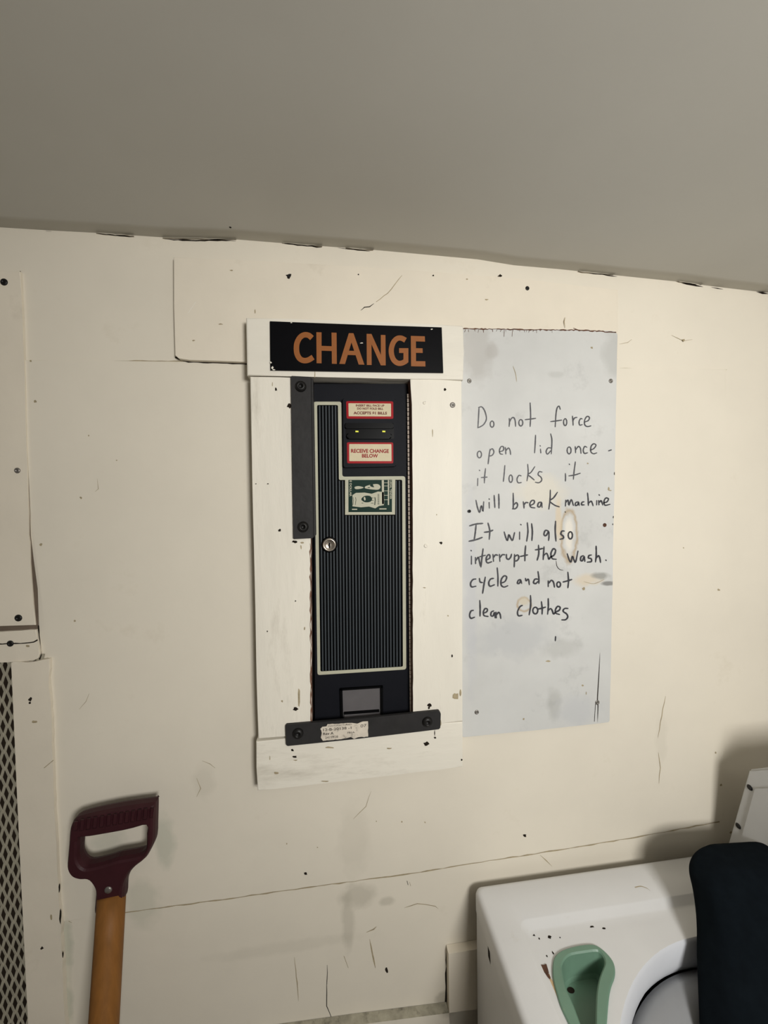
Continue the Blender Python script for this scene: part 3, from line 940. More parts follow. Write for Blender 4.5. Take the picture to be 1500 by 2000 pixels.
# piano hinge
bm = bmesh.new()
h0, h1 = W(797.0, 769, YD - 0.006), W(802.6, 1410, YD - 0.006)
n = 74
for i in range(n):
    a, b = h0.lerp(h1, (i + .08) / n), h0.lerp(h1, (i + .92) / n)
    rr = 0.0019
    ring = []
    for q in (a, b):
        ring.append([bm.verts.new(q + Vector((rr * math.cos(t), rr * math.sin(t), 0))) for t in [2 * math.pi * j / 8 for j in range(8)]])
    for j in range(8):
        bm.faces.new((ring[0][j], ring[0][(j + 1) % 8], ring[1][(j + 1) % 8], ring[1][j]))
    bm.faces.new(ring[0]); bm.faces.new(ring[1][::-1])
link('piano_hinge', bm, m_hinge, cm)


# ------------------------------------------------------------------ security bars
def bolt(px, py, rpx, y, parent):
    c = W(px, py, y)
    r = rpx * abs(y - CAM.y) / FPX
    bm = bmesh.new()
    lathe(bm, c, [(0, .0012), (r * .36, .0012), (r * .40, .0056), (r * .62, .0054), (r * .9, .0034), (r, .0012), (r, 0)], 24)
    o = link('bolt', bm, m_screw, parent, smooth=True)
    return o


vb = thing('security_bar', W(592, 900, YS), 'upright black steel bar bolted over the left side of the change machine door', 'bar', 'black steel security bars on the change machine')
bm = bmesh.new()
slab(bm, rpoly([(568, 734), (607, 736), (612, 1051), (573, 1053)], 2), YS - 0.0050, YS - 0.0004, 0, bev=0.0012)
slab(bm, [(607, 738), (611.5, 740), (616.5, 1046), (612, 1050)], YS - 0.0034, YD - 0.0022, 0, bev=0.0012)
link('bar', bm, m_blackbar, vb)
bolt(587.5, 755, 10.5, YS - 0.0050, vb)
bolt(592, 1029, 10.5, YS - 0.0050, vb)
hb2 = thing('security_bar', W(708, 1422, YS), 'slanting black steel bar with a worn part-number sticker across the bottom of the change machine', 'bar', 'black steel security bars on the change machine')
YH = YS - 0.0058
bm = bmesh.new()
slab(bm, rpoly([(557.5, 1416), (700, 1404), (858, 1388), (861, 1393), (860, 1424), (820, 1429), (700, 1443), (559, 1457.5)], 3), YH, YS - 0.0004, 0, bev=0.0012)
link('bar', bm, m_blackbar, hb2)
bolt(582, 1432, 10.5, YH, hb2)
bolt(834.3, 1409.5, 10.5, YH, hb2)
bm = bmesh.new()
bq = lambda x, y: (540 + .2267 * x, 1300 + .2267 * y)
slab(bm, resample([bq(*p) for p in [(378, 545), (395, 528), (430, 524), (440, 505), (520, 502), (650, 494), (700, 500), (745, 482), (788, 480), (790, 612), (700, 618), (668, 632), (640, 615), (560, 634), (400, 648), (382, 620), (390, 580)]], 4, .5), YH - 0.0005, YH - 0.0001)
stk = link('sticker', bm, m_sticker, hb2)
bm = bmesh.new()
ysx = YH - 0.0008
put_text(bm, '12-B-20138 -1', bq(402, 543), bq(645, 524), bq(646, 546), bq(403, 566), ysx, 0, bold=0.012)
put_text(bm, 'Rev A', bq(402, 578), bq(492, 571), bq(492, 593), bq(402, 601), ysx, 0, bold=0.02)
put_text(bm, 'FB1A', bq(612, 572), bq(674, 567), bq(674, 580), bq(612, 586), ysx, 0, bold=0.01)
put_text(bm, '2419928', bq(420, 612), bq(530, 602), bq(530, 622), bq(420, 632), ysx, 0, bold=0.0)
put_text(bm, '07', bq(725, 508), bq(775, 503), bq(775, 528), bq(725, 534), ysx, 0, bold=0.0)
put_text(bm, 'MANUFACTURED', bq(445, 516), bq(648, 500), bq(648, 512), bq(445, 528), ysx, 0, bold=0.0)
link('printing', bm, m_type, stk)

# ------------------------------------------------------------------ handwritten sheet
YM = -0.0125
sh = thing('notice_sheet', W(1050, 1040, -0.004), 'grey-white sheet with a handwritten black marker notice, screwed to the wall right of the frame', 'notice')
bm = bmesh.new()
top = resample([(902, 641), (1000, 643), (1128, 644), (1200, 647)], 5, .8, False)
outl = top + [(1206, 652)] + resample([(1206, 655), (1203, 800), (1199, 1000), (1195, 1200), (1191, 1408)], 40, .5, False) + resample([(1188, 1411), (1050, 1426), (907, 1440), (899, 1437), (896, 1200)], 40, .4, False)
slab(bm, outl, YM, YM + 0.003, 0, bev=0.0005, seg=1)
# ragged, splintered top edge
ribbon(bm, resample([(904, 642), (1000, 643.5), (1128, 644.5), (1203, 649)], 4, .8, False), 2.0, YM - 0.0002, 1, wob=.6)
for x in [909, 915, 927, 935, 944, 962, 971, 979, 985, 988, 1001, 1003, 1016, 1024, 1029, 1034, 1042, 1048, 1055, 1078]:
    h = random.uniform(2, 6) if x not in (916, 985, 1001) else 13
    ribbon(bm, [(x, 644), (x + random.uniform(-2, 1), 644 + h)], random.uniform(1.2, 3), YM - 0.0003, 1, taper=.6)
ribbon(bm, [(1120, 641), (1131, 645), (1140, 645)], 1.4, YM - 0.0003, 1)
# split at lower right
ribbon(bm, smooth_line([(1172, 1275), (1169, 1330), (1167, 1365), (1168, 1380), (1167, 1410)], 4), 1.8, YM - 0.0003, 2, taper=.9)
ribbon(bm, [(1163, 1375), (1161, 1409)], 2.0, YM - 0.0003, 2, taper=.5)
for px, py, rx, ry, mi in [(1156, 679, 2.2, 2.2, 3), (1071, 1291, 5, 1.6, 3), (1138, 1339, 2, 2, 3), (1023, 1404, 2, 2, 3), (1140, 1150, 3, 3, 3), (1145, 1354, 1, 3, 3), (1148, 905, 1.5, 1.5, 3),
                           (1092, 990, 1.2, 1.2, 2), (1104, 1000, 1.2, 1.2, 2), (1198, 1010, 1, 2, 2), (1197, 1024, 1, 2, 2), (1189, 955, 2, 3, 3), (1200, 925, 1, 3, 2), (1192, 958, 3, 1, 3)]:
    blot(bm, px, py, rx, ry, YM - 0.0003, mi)
ribbon(bm, smooth_line([(1086, 1095), (1088, 1106), (1093, 1112), (1100, 1114)], 4), 1.2, YM - 0.0003, 2, taper=.5)
ribbon(bm, smooth_line([(1002, 715), (1007, 730), (1009, 745)], 4), 1.2, YM - 0.0003, 3, taper=.5)
ribbon(bm, smooth_line([(1140, 1136), (1160, 1140), (1180, 1132)], 4), 1.0, YM - 0.0003, 3, taper=.5)
link('sheet', bm, [m_sheet, m_rust, m_dark, m_crack], sh)
for px, py, r, m in [(916.5, 744, 4.6, m_gscrew), (1193, 744, 4.6, m_gscrew), (1181, 1025.5, 4.2, m_rust), (931, 1391, 4.6, m_gscrew), (1166.5, 1372, 5.0, m_gscrew), (917, 998.5, 3.2, m_screw)]:
    screw(px, py, r, YM - 0.0001, sh, m, h=0.0012)
    
A = 0.0
def O(cx, cy, rx, ry, rot=0):
    return [(cx + rx * math.cos(t), cy + ry * math.sin(t)) for t in [math.radians(-100 - 375 * i / 14) for i in range(15)]]
c3 = lambda p: (880 + .24 * p[0], 620 + .24 * p[1])
c4 = lambda p: (880 + .24 * p[0], 1000 + .24 * p[1])
S3 = [
    [(232, 730), (228, 810), (223, 895)], [(228, 733), (255, 728), (280, 765), (292, 825), (272, 868), (245, 888), (221, 898)], O(338, 868, 15, 25),
    [(478, 822), (480, 850), (477, 887)], [(480, 852), (495, 822), (514, 815), (526, 840), (530, 887)], O(572, 857, 16, 26), [(648, 695), (652, 800), (648, 888)], [(607, 832), (650, 827), (693, 821)],
    [(893, 748), (884, 723), (868, 735), (858, 790), (852, 890)], [(815, 848), (860, 842), (905, 835)], O(933, 852, 13, 28), [(992, 803), (996, 840), (998, 878)], [(997, 840), (1010, 818), (1030, 813)],
    [(1072, 826), (1058, 824), (1046, 850), (1052, 876), (1072, 872)], [(1090, 852), (1122, 838), (1130, 813), (1110, 806), (1092, 835), (1092, 872), (1113, 888), (1143, 882)],
    O(235, 1115, 17, 27), [(322, 1072), (313, 1130), (306, 1192)], [(318, 1085), (340, 1068), (353, 1095), (338, 1122), (312, 1128)], [(397, 1093), (428, 1083), (432, 1056), (413, 1050), (398, 1080), (404, 1108), (425, 1114)],
    [(446, 1058), (449, 1085), (450, 1112)], [(451, 1085), (470, 1062), (484, 1080), (489, 1115)], [(692, 958), (689, 1030), (684, 1102)], [(732, 1072), (735, 1102)], [(729, 1043), (731, 1047)],
    [(815, 947), (825, 1000), (820, 1110)], [(816, 1062), (792, 1063), (778, 1092), (790, 1112), (815, 1085)], O(965, 1082, 16, 28), [(1015, 1050), (1017, 1075), (1018, 1102)], [(1020, 1077), (1040, 1050), (1057, 1064), (1062, 1106)],
    [(1110, 1057), (1092, 1050), (1080, 1080), (1090, 1106), (1116, 1101)], [(1137, 1080), (1165, 1068), (1184, 1040), (1165, 1028), (1144, 1050), (1142, 1092), (1163, 1109), (1190, 1102)],
    [(1287, 1085), (1309, 1078)], [(222, 1310), (220, 1370)], [(235, 1243), (238, 1247)], [(285, 1230), (278, 1290), (275, 1347)], [(250, 1303), (275, 1301), (298, 1299)],
    [(442, 1205), (437, 1270), (430, 1335)], O(490, 1312, 14, 30), [(575, 1290), (556, 1286), (541, 1315), (550, 1345), (577, 1343)], [(628, 1195), (632, 1260), (622, 1330)], [(686, 1214), (655, 1260), (630, 1278), (655, 1300), (682, 1323)],
    [(745, 1258), (721, 1256), (713, 1280), (736, 1300), (742, 1325), (720, 1345), (690, 1341)], [(935, 1270), (936, 1300), (935, 1332)], [(966, 1193), (969, 1197)], [(1016, 1175), (1006, 1250), (1000, 1317)], [(962, 1290), (1010, 1282), (1056, 1268)]]
S3b = [
    [(207, 1488), (219, 1545), (236, 1587), (246, 1545), (254, 1535), (264, 1578), (270, 1500)], [(314, 1505), (316, 1552)], [(314, 1476), (316, 1480)], [(355, 1448), (358, 1500), (361, 1547)], [(392, 1438), (394, 1500), (394, 1552)],
    [(510, 1430), (511, 1500), (510, 1557)], [(512, 1530), (535, 1507), (546, 1530), (530, 1555), (503, 1558)], [(592, 1500), (597, 1530), (598, 1552)], [(598, 1527), (612, 1507), (632, 1508)],
    [(650, 1530), (678, 1515), (682, 1492), (662, 1490), (646, 1515), (653, 1543), (687, 1550)], [(736, 1502), (716, 1510), (710, 1538), (729, 1540), (741, 1506), (745, 1546)], [(812, 1405), (810, 1480), (800, 1560)],
    [(870, 1423), (838, 1468), (807, 1494), (848, 1528), (882, 1540)], [(938, 1487), (935, 1535)], [(940, 1505), (957, 1486), (963, 1528), (983, 1482), (1000, 1530)], [(1036, 1500), (1018, 1509), (1016, 1530), (1034, 1525), (1042, 1502), (1047, 1530)],
    [(1087, 1500), (1070, 1505), (1067, 1524), (1089, 1525)], [(1115, 1428), (1120, 1480), (1122, 1530)], [(1124, 1512), (1143, 1495), (1154, 1512), (1160, 1532)], [(1190, 1490), (1189, 1526)], [(1209, 1443), (1212, 1447)],
    [(1205, 1490), (1208, 1526)], [(1210, 1507), (1225, 1490), (1239, 1526)], [(1245, 1510), (1274, 1500), (1285, 1476), (1263, 1470), (1249, 1498), (1257, 1528), (1298, 1521)]]
S4 = [
    [(155, 113), (205, 98), (262, 93)], [(208, 105), (201, 170), (193, 225)], [(150, 238), (205, 226), (258, 207)], [(305, 90), (319, 150), (315, 222)], [(275, 165), (312, 160), (345, 148)],
    [(437, 163), (449, 205), (463, 232), (475, 185), (490, 213), (505, 230), (521, 168)], [(562, 163), (562, 222)], [(571, 101), (574, 104)], [(625, 88), (630, 160), (620, 237)], [(660, 95), (666, 160), (662, 232)],
    [(797, 155), (772, 150), (760, 183), (778, 192), (798, 160), (801, 200), (798, 232)], [(855, 75), (852, 150), (858, 237)], [(926, 155), (906, 156), (898, 180), (916, 195), (918, 214), (890, 222)], O(975, 190, 17, 29),
    [(170, 360), (170, 425)], [(167, 313), (169, 316)], [(203, 370), (204, 420)], [(206, 397), (225, 368), (234, 398), (243, 440)], [(265, 300), (256, 370), (247, 448)], [(236, 365), (283, 352)],
    [(291, 390), (319, 375), (318, 350), (301, 353), (289, 385), (300, 414), (335, 405)], [(345, 345), (350, 402)], [(351, 370), (364, 350), (385, 352)], [(398, 345), (402, 402)], [(404, 372), (420, 349), (442, 348)],
    [(455, 345), (456, 375), (471, 385), (488, 370), (497, 343)], [(521, 345), (520, 400), (518, 447)], [(522, 362), (547, 350), (556, 374), (542, 395), (520, 400)], [(611, 275), (606, 340), (605, 397)], [(568, 362), (600, 355), (627, 349)],
    [(716, 270), (718, 340), (705, 392)], [(690, 308), (720, 304), (750, 296)], [(761, 283), (757, 340), (754, 387)], [(757, 357), (780, 336), (793, 358), (800, 385), (815, 366), (843, 350), (855, 312), (836, 300), (817, 338), (827, 378), (860, 385)],
    [(950, 340), (964, 385), (980, 407), (991, 360), (1004, 388), (1018, 407), (1037, 318)], [(1081, 355), (1062, 365), (1059, 393), (1074, 395), (1088, 362), (1093, 402)], [(1146, 350), (1127, 355), (1122, 374), (1144, 380), (1146, 403), (1113, 408)],
    [(1185, 278), (1186, 350), (1180, 407)], [(1185, 377), (1204, 356), (1215, 375), (1221, 411)], [(1264, 391), (1266, 394)],
    [(206, 545), (181, 551), (163, 580), (171, 609), (207, 604)], [(235, 540), (241, 569), (262, 575)], [(283, 530), (272, 590), (261, 662)], [(351, 540), (326, 546), (311, 575), (321, 604), (358, 592)], [(380, 455), (386, 530), (385, 603)],
    [(410, 580), (443, 565), (457, 530), (436, 520), (413, 550), (412, 594), (435, 611), (466, 600)], [(571, 550), (552, 556), (545, 580), (561, 580), (572, 556), (579, 582)], [(610, 540), (615, 560), (634, 547), (641, 592)],
    [(712, 485), (719, 540), (719, 582)], [(712, 547), (687, 547), (675, 575), (694, 582), (715, 562)], [(795, 560), (795, 607)], [(798, 582), (820, 556), (838, 572), (846, 612)], O(880, 590, 15, 21), [(955, 490), (960, 560), (955, 617)], [(915, 570), (950, 561), (987, 549)],
    [(186, 800), (166, 807), (155, 840), (166, 865), (196, 856)], [(238, 720), (241, 780), (240, 848)], [(266, 825), (294, 812), (300, 792), (282, 786), (267, 814), (273, 843), (306, 850)], [(351, 805), (332, 815), (329, 843), (347, 845), (358, 817), (363, 862)],
    [(370, 815), (373, 862)], [(375, 837), (391, 816), (404, 835), (409, 867)], [(585, 760), (566, 770), (546, 810), (552, 844), (583, 841)], [(651, 680), (652, 760), (640, 837)], O(690, 802, 20, 27), [(740, 730), (746, 790), (745, 832)], [(708, 791), (740, 784), (773, 774)],
    [(795, 705), (796, 770), (790, 832)], [(795, 803), (814, 786), (828, 803), (838, 830), (855, 815), (884, 800), (892, 777), (872, 768), (854, 795), (857, 823), (887, 834)], [(956, 785), (928, 786), (916, 808), (944, 829), (954, 853), (937, 876), (905, 878)],
    [(855, 1015), (853, 1047)]]
written = []
for S, cv, w in ((S3, c3, 2.5), (S3b, c3, 2.9), (S4, c4, 3.2)):
    for q in S:
        sm = smooth_line(q, 4)
        P = [cv(p) for p in sm]
        short = len(q) == 2 and max(abs(q[0][1] - q[1][1]), abs(q[0][0] - q[1][0])) < 35
        written.append((sum(p[1] for p in P) / len(P), P, w * (1.15 if short else 1.0)))
limits = [850, 902, 960, 1010, 1064, 1110, 1160, 1215]
limits = [858, 910, 965, 1012, 1064, 1112, 1162, 1300]
lo = 0
for li, hi in enumerate(limits):
    bm = bmesh.new()
    for cy_, P, w in written:
        if lo <= cy_ < hi:
            ribbon(bm, P, w, YM - 0.0004 - 0.00001 * random.random(), 0, taper=.25, wob=.12)
    if li == 3:
        blot(bm, *c3((150, 1578)), 3.2, 3.2, YM - 0.0004, 0, irr=.15)
    lo = hi
    link('written_line', bm, m_marker2 if li < 3 else m_marker, sh)

# ------------------------------------------------------------------ shovel
ss = lambda p: (100 + .16 * p[0], 1540 + .16 * p[1])
YG = -0.040
outer = [(240, 880), (250, 740), (262, 600), (270, 480), (285, 395), (318, 335), (390, 300), (560, 255), (800, 205), (1000, 172), (1150, 152), (1275, 138), (1293, 160), (1292, 300), (1288, 450), (1282, 590), (1240, 700), (1180, 800),
         (1080, 880), (1000, 960), (945, 1060), (922, 1140), (916, 1230), (912, 1300), (885, 1340), (876, 1385), (740, 1420), (600, 1450), (568, 1418), (575, 1300), (582, 1180), (542, 1095), (490, 1048), (400, 1046), (320, 1020), (265, 965)]
hole = [(390, 548), (520, 528), (640, 508), (900, 462), (1050, 428), (1195, 393), (1194, 480), (1192, 580), (1180, 680), (1120, 742), (1000, 772), (840, 800), (700, 845), (510, 890), (440, 880), (395, 830), (375, 765), (380, 660)]
so, si = smooth_loop(outer, 3), smooth_loop(hole, 3)
def inset(loop, d):
    n = len(loop); o = []
    a = sum(loop[i].x * loop[(i + 1) % n].y - loop[(i + 1) % n].x * loop[i].y for i in range(n))
    s = 1 if a > 0 else -1
    for i in range(n):
        t = (loop[(i + 1) % n] - loop[i - 1])
        t = t.normalized() if t.length > 1e-9 else Vector((1, 0))
        o.append(loop[i] + Vector((-t.y, t.x)) * d * s)
    return o
sv = thing('shovel', (-0.35, -0.30, 0.0), 'shovel with a maroon plastic D-handle and brown wooden shaft leaning on the wall', 'shovel')
bm = bmesh.new()
def toW(p, y):
    q = ss(p)
    return W(q[0], q[1], YG) + Vector((0, y, 0))
layers = [(0.0, 30, 0.0), (0, 12, 0)]
prof = [(34, -0.013), (14, -0.0105), (0, -0.005), (0, 0.005), (14, 0.0105), (34, 0.013)]
loopsO = [[bm.verts.new(toW(p, y)) for p in inset(so, d)] for d, y in prof]
loopsI = [[bm.verts.new(toW(p, y)) for p in inset(si, -d)] for d, y in prof]
for LL in (loopsO, loopsI):
    for A_, B_ in zip(LL, LL[1:]):
        n = len(A_)
        for i in range(n):
            bm.faces.new((A_[i], A_[(i + 1) % n], B_[(i + 1) % n], B_[i]))
for idx in (0, -1):
    d, y = prof[idx]
    lo, li = inset(so, d), inset(si, -d)
    vs, fs = fill2d([[tuple(p) for p in lo], [tuple(p) for p in li]])
    V = [bm.verts.new(toW(p, y)) for p in vs]
    for f in fs:
        bm.faces.new([V[i] for i in f])
bmesh.ops.remove_doubles(bm, verts=bm.verts[:], dist=1e-5)
# finger ribs on the crossbar
for x in [302, 378, 455, 535, 618, 703, 780, 853, 925, 1000, 1075, 1150, 1232]:
    yc_ = 452 - (x - 340) * .172
    hh = 74 if 320 < x < 1200 else 62
    pts = [(x + 5 - 25, yc_ - hh + 4), (x + 5 + 25, yc_ - hh - 4), (x - 7 + 25, yc_ + hh - 4), (x - 7 - 25, yc_ + hh + 4)]
    F = [bm.verts.new(W(*ss(((p[0] - x) * .85 + x, (p[1] - yc_) * .86 + yc_)), YG - 0.019)) for p in pts]
    B = [bm.verts.new(W(*ss(p), YG - 0.0115)) for p in pts]
    bm.faces.new(F)
    for i in range(4):
        bm.faces.new((F[i], B[i], B[(i + 1) % 4], F[(i + 1) % 4]))
link('grip', bm, m_grip, sv)
bm = bmesh.new()
c = W(*ss((697, 1238)), YG - 0.013)
lathe(bm, c, [(0, .0022), (.004, .002), (.0058, .0006), (.0058, -.002)], 18)
link('rivet', bm, m_gscrew, sv, smooth=True)
bm = bmesh.new()
p0 = W(218.5, 1745, -0.042)
p1 = W(203, 2000, -0.098)
d = (p1 - p0).normalized()
L = (p0.z - 0.28) / -d.z
axis = d
ux = axis.cross(Vector((0, 1, 0))).normalized(); uy = axis.cross(ux)
rings = []
for i in range(13):
    t = L * i / 12
    r = 0.0204
    cc = p0 + d * t
    rings.append([bm.verts.new(cc + ux * r * math.cos(a) + uy * r * math.sin(a)) for a in [2 * math.pi * j / 24 for j in range(24)]])
for A_, B_ in zip(rings, rings[1:]):
    for j in range(24):
        bm.faces.new((A_[j], A_[(j + 1) % 24], B_[(j + 1) % 24], B_[j]))
bm.faces.new(rings[0]); bm.faces.new(rings[-1][::-1])
link('shaft', bm, m_shaft, sv, smooth=True)
bm = bmesh.new()
pe = p0 + d * (L - 0.06)
blade_len = (pe.z) / -d.z
rows = []
for i in range(9):
    t = i / 8
    wv = 0.03 + (0.115 - 0.03) * min(1, t * 2.2) if t < .8 else 0.115 * (1 - (t - .8) * 1.6)
    cc = pe + d * (blade_len * t)
    rows.append([bm.verts.new(cc + ux * wv * u + uy * 0.03 * (u * u - .5) * (1 if t > .15 else .3)) for u in [-1, -.6, -.2, .2, .6, 1]])
for A_, B_ in zip(rows, rows[1:]):
    for j in range(5):
        bm.faces.new((A_[j], A_[j + 1], B_[j + 1], B_[j]))
ret = bmesh.ops.solidify(bm, geom=bm.faces[:], thickness=0.002)
link('blade', bm, m_blade, sv, smooth=True)

# ------------------------------------------------------------------ board behind the washer
bm = bmesh.new()
a = W(876, 1863, -0.016); b = W(926, 1853, -0.016)
xr_ = 0.60
box(bm, (a.x, -0.016, 0.0), (xr_, -0.0005, a.z))
lp = link('low_board', bm, m_board)
tag(lp, 'low cream board in shadow against the wall, behind the left rear corner of the washer', 'board')
# ------------------------------------------------------------------ washing machine
wx0, wx1 = 0.2476, 0.9416
wy0, wy1 = -0.720 + 0.005, -0.020
ZD = 0.8544
ZR = ZD - 0.008
wm = thing('washing_machine', ((wx0 + wx1) / 2, (wy0 + wy1) / 2, 0), 'white top-loading washing machine with open round drum and green dispenser cup', 'washing machine')
CX, CY = 0.5942, -0.4514
# photo outlines on the real deck plane
def wz(p, z):
    q = WZ(1000 + p[0] / 3, 1780 + p[1] / 3, z)
    return (q.x, q.y)
cup_out = [(237, 370), (240, 310), (255, 270), (295, 238), (370, 214), (450, 203), (500, 212), (550, 250), (590, 300), (604, 350), (600, 395), (582, 445), (570, 500), (562, 580), (556, 660), (548, 760), (530, 840), (480, 880), (430, 860), (385, 790), (330, 665), (290, 580), (265, 500), (245, 425)]
cup_in = [(285, 350), (290, 310), (310, 278), (345, 256), (420, 243), (490, 235), (522, 250), (546, 285), (550, 325), (532, 372), (515, 425), (503, 500), (499, 600), (497, 700), (488, 800), (470, 820), (440, 780), (392, 665), (345, 540), (310, 460)]
CO = [Vector(wz(p, ZR)) for p in cup_out]
CI = [Vector(wz(p, ZR)) for p in cup_in]
CO, CI = smooth_loop(CO, 3), smooth_loop(CI, 3)
def rr(x0, y0, x1, y1, r, n=6):
    return [Vector(p) for p in rrect(x0, y0, x1, y1, r, n)]
RX0, RX1, RY0, RY1 = 0.300, 0.877, -0.66, -0.0905
# cabinet
bm = bmesh.new()
v, f = box(bm, (wx0 + .002, wy0 + .002, 0.0), (wx1 - .002, wy1 - .002, ZD - 0.03))
bmesh.ops.delete(bm, geom=[f[1]], context='FACES_ONLY')
bmesh.ops.bevel(bm, geom=[e for e in bm.edges if abs(e.verts[0].co.z - e.verts[1].co.z) > .1], offset=0.008, segments=3, affect='EDGES')
# dark scratch on the left flank
q = WX(955, 1863, wx0 + .0015)
bm.faces.new([bm.verts.new((wx0 + .0016, q.y + a_, q.z + b_)) for a_, b_ in ((-.006, -.012), (.004, -.009), (.006, .012), (-.002, .010))]).material_index = 1
link('cabinet', bm, [m_enamel, m_dark], wm)
# deck with recess
bm = bmesh.new()
NSEG = 6
def ringv(loop, z):
    return [bm.verts.new((p[0], p[1], z)) for p in loop]
def bridge(A_, B_):
    n = len(A_)
    for i in range(n):
        bm.faces.new((A_[i], A_[(i + 1) % n], B_[(i + 1) % n], B_[i]))
l0 = ringv(rr(wx0, wy0, wx1, wy1, .014), ZD - .040)
l1 = ringv(rr(wx0, wy0, wx1, wy1, .014), ZD - .010)
l2 = ringv(rr(wx0 + .0015, wy0 + .0015, wx1 - .0015, wy1 - .0015, .013), ZD - .005)
l3 = ringv(rr(wx0 + .005, wy0 + .005, wx1 - .005, wy1 - .005, .012), ZD - .0012)
l4 = ringv(rr(wx0 + .010, wy0 + .010, wx1 - .010, wy1 - .010, .010), ZD)
l5 = ringv(rr(RX0, RY0, RX1, RY1, .018), ZD)
l6 = ringv(rr(RX0 + .002, RY0 + .002, RX1 - .002, RY1 - .002, .017), ZD - .0008)
l7 = ringv(rr(RX0 + .012, RY0 + .012, RX1 - .012, RY1 - .012, .014), ZR + .001)
l8 = ringv(rr(RX0 + .016, RY0 + .016, RX1 - .016, RY1 - .016, .012), ZR)
for a_, b_ in zip((l0, l1, l2, l3, l4, l5, l6, l7), (l1, l2, l3, l4, l5, l6, l7, l8)):
    bridge(a_, b_)
RT = 0.3012
circ = [Vector((CX + RT * math.cos(2 * math.pi * i / 96), CY + RT * math.sin(2 * math.pi * i / 96))) for i in range(96)]
# the ring would pass the front of the recess in this shallow model: clip to the recess
circ = [Vector((p.x, max(p.y, RY0 + 0.02))) for p in circ]
circ = [Vector((min(max(p.x, RX0 + 0.02), RX1 - 0.02), p.y)) for p in circ]
hole_c = [CO[i] * .97 + (sum(CO, Vector((0, 0))) / len(CO)) * .03 for i in range(len(CO))]
vs, fs = fill2d([[tuple(p) for p in rr(RX0 + .016, RY0 + .016, RX1 - .016, RY1 - .016, .012)], [tuple(p) for p in circ], [tuple(p) for p in hole_c]])
V = [bm.verts.new((p.x, p.y, ZR)) for p in vs]
for f in fs:
    bm.faces.new([V[i] for i in f])
bmesh.ops.remove_doubles(bm, verts=bm.verts[:], dist=2e-5)
for f in bm.faces:
    f.smooth = True
def dpatch(p, rx, ry, z, mi, n=9, irr=.4):
    x, y = wz(p, z)
    f = bm.faces.new([bm.verts.new((x + rx * (1 + random.uniform(-irr, irr)) * math.cos(2 * math.pi * i / n), y + ry * (1 + random.uniform(-irr, irr)) * math.sin(2 * math.pi * i / n), z)) for i in range(n)])
    f.material_index = mi
for p, rx, ry in [((220, 150), .003, .0022), ((113, 215), .002, .004), ((160, 160), .0015, .0015), ((105, 165), .0025, .002), ((130, 140), .002, .0015), ((240, 243), .0012, .0022), ((205, 262), .0012, .0018), ((282, 153), .0012, .001),
                  ((470, 90), .004, .0015), ((540, 100), .003, .0015), ((160, 300), .0015, .0015), ((180, 318), .002, .001), ((240, 515), .0008, .003)]:
    dpatch(p, rx, ry, ZR + .0003, 1)
dpatch((193, 340), .0062, .0075, ZR + .0016, 2)
dpatch((208, 368), .003, .006, ZR + .0012, 2)
# rust run along the cup
prev = None
for t in range(13):
    p = (205 + (335 - 205) * t / 12 + random.uniform(-3, 3), 370 + (680 - 370) * t / 12)
    x, y = wz(p, ZR)
    w = 0.0045 * (1 - .35 * t / 12) * random.uniform(.7, 1.2)
    cur = (bm.verts.new((x - w * .4, y, ZR + .0003)), bm.verts.new((x + w, y, ZR + .0003)))
    if prev:
        bm.faces.new((prev[0], prev[1], cur[1], cur[0])).material_index = 3
    prev = cur
# hair-like mark on the top rim
mark = smooth_line([(1240, 1733), (1252, 1731), (1264, 1735), (1270, 1740)], 4)
for i in range(len(mark) - 1):
    a_, b_ = WZ(mark[i].x, mark[i].y, ZD + .0003), WZ(mark[i + 1].x, mark[i + 1].y, ZD + .0003)
    bm.faces.new([bm.verts.new(q_) for q_ in (a_ + Vector((0, -.0008, 0)), b_ + Vector((0, -.0008, 0)), b_ + Vector((0, .0008, 0)), a_ + Vector((0, .0008, 0)))]).material_index = 4
m_rustrun = mat('rust_run', srgb(196, 168, 128), rough=0.7, var=0.15, scale=90)
link('deck', bm, [m_enamel, m_dark, m_rust, m_rustrun, m_crack], wm)
# dispenser cup
bm = bmesh.new()
cen = sum(CI, Vector((0, 0))) / len(CI)
LO = inset(CO, 0)
r0 = ringv(CO, ZR - .002); r1 = ringv(CO, ZR + .0025); r2 = ringv(inset(CO, .0015), ZR + .004)
nI = len(CI)
bridge(r0, r1); bridge(r1, r2)
io = inset(CO, .0015)
vs, fs = fill2d([[tuple(p) for p in io], [tuple(p) for p in CI]])
V = [bm.verts.new((p.x, p.y, ZR + .004)) for p in vs]
for f in fs:
    bm.faces.new([V[i] for i in f])
i0 = ringv(CI, ZR + .004); i1 = ringv(inset(CI, .002), ZR + .002)
def shrink(loop, k, dy=0):
    return [cen + (p - cen) * k + Vector((0, dy)) for p in loop]
i2 = ringv(shrink(CI, .88), ZR - .030); i3 = ringv(shrink(CI, .82), ZR - .036)
bridge(i0, i1); bridge(i1, i2); bridge(i2, i3)
vs, fs = fill2d([[tuple(p) for p in shrink(CI, .82)]])
V = [bm.verts.new((p.x, p.y, ZR - .036)) for p in vs]
for f in fs:
    bm.faces.new([V[i] for i in f])
bmesh.ops.remove_doubles(bm, verts=bm.verts[:], dist=2e-5)
for f in bm.faces:
    f.smooth = False
x, y = wz((345, 458), ZR - .0345)
bm.faces.new([bm.verts.new((x + .006 * math.cos(t), y + .0042 * math.sin(t), ZR - .0355)) for t in [2 * math.pi * i / 12 for i in range(12)]]).material_index = 1
cup = link('dispenser_cup', bm, [m_green, m_dark], wm)
cup['label'] = 'pale green plastic dispenser cup'
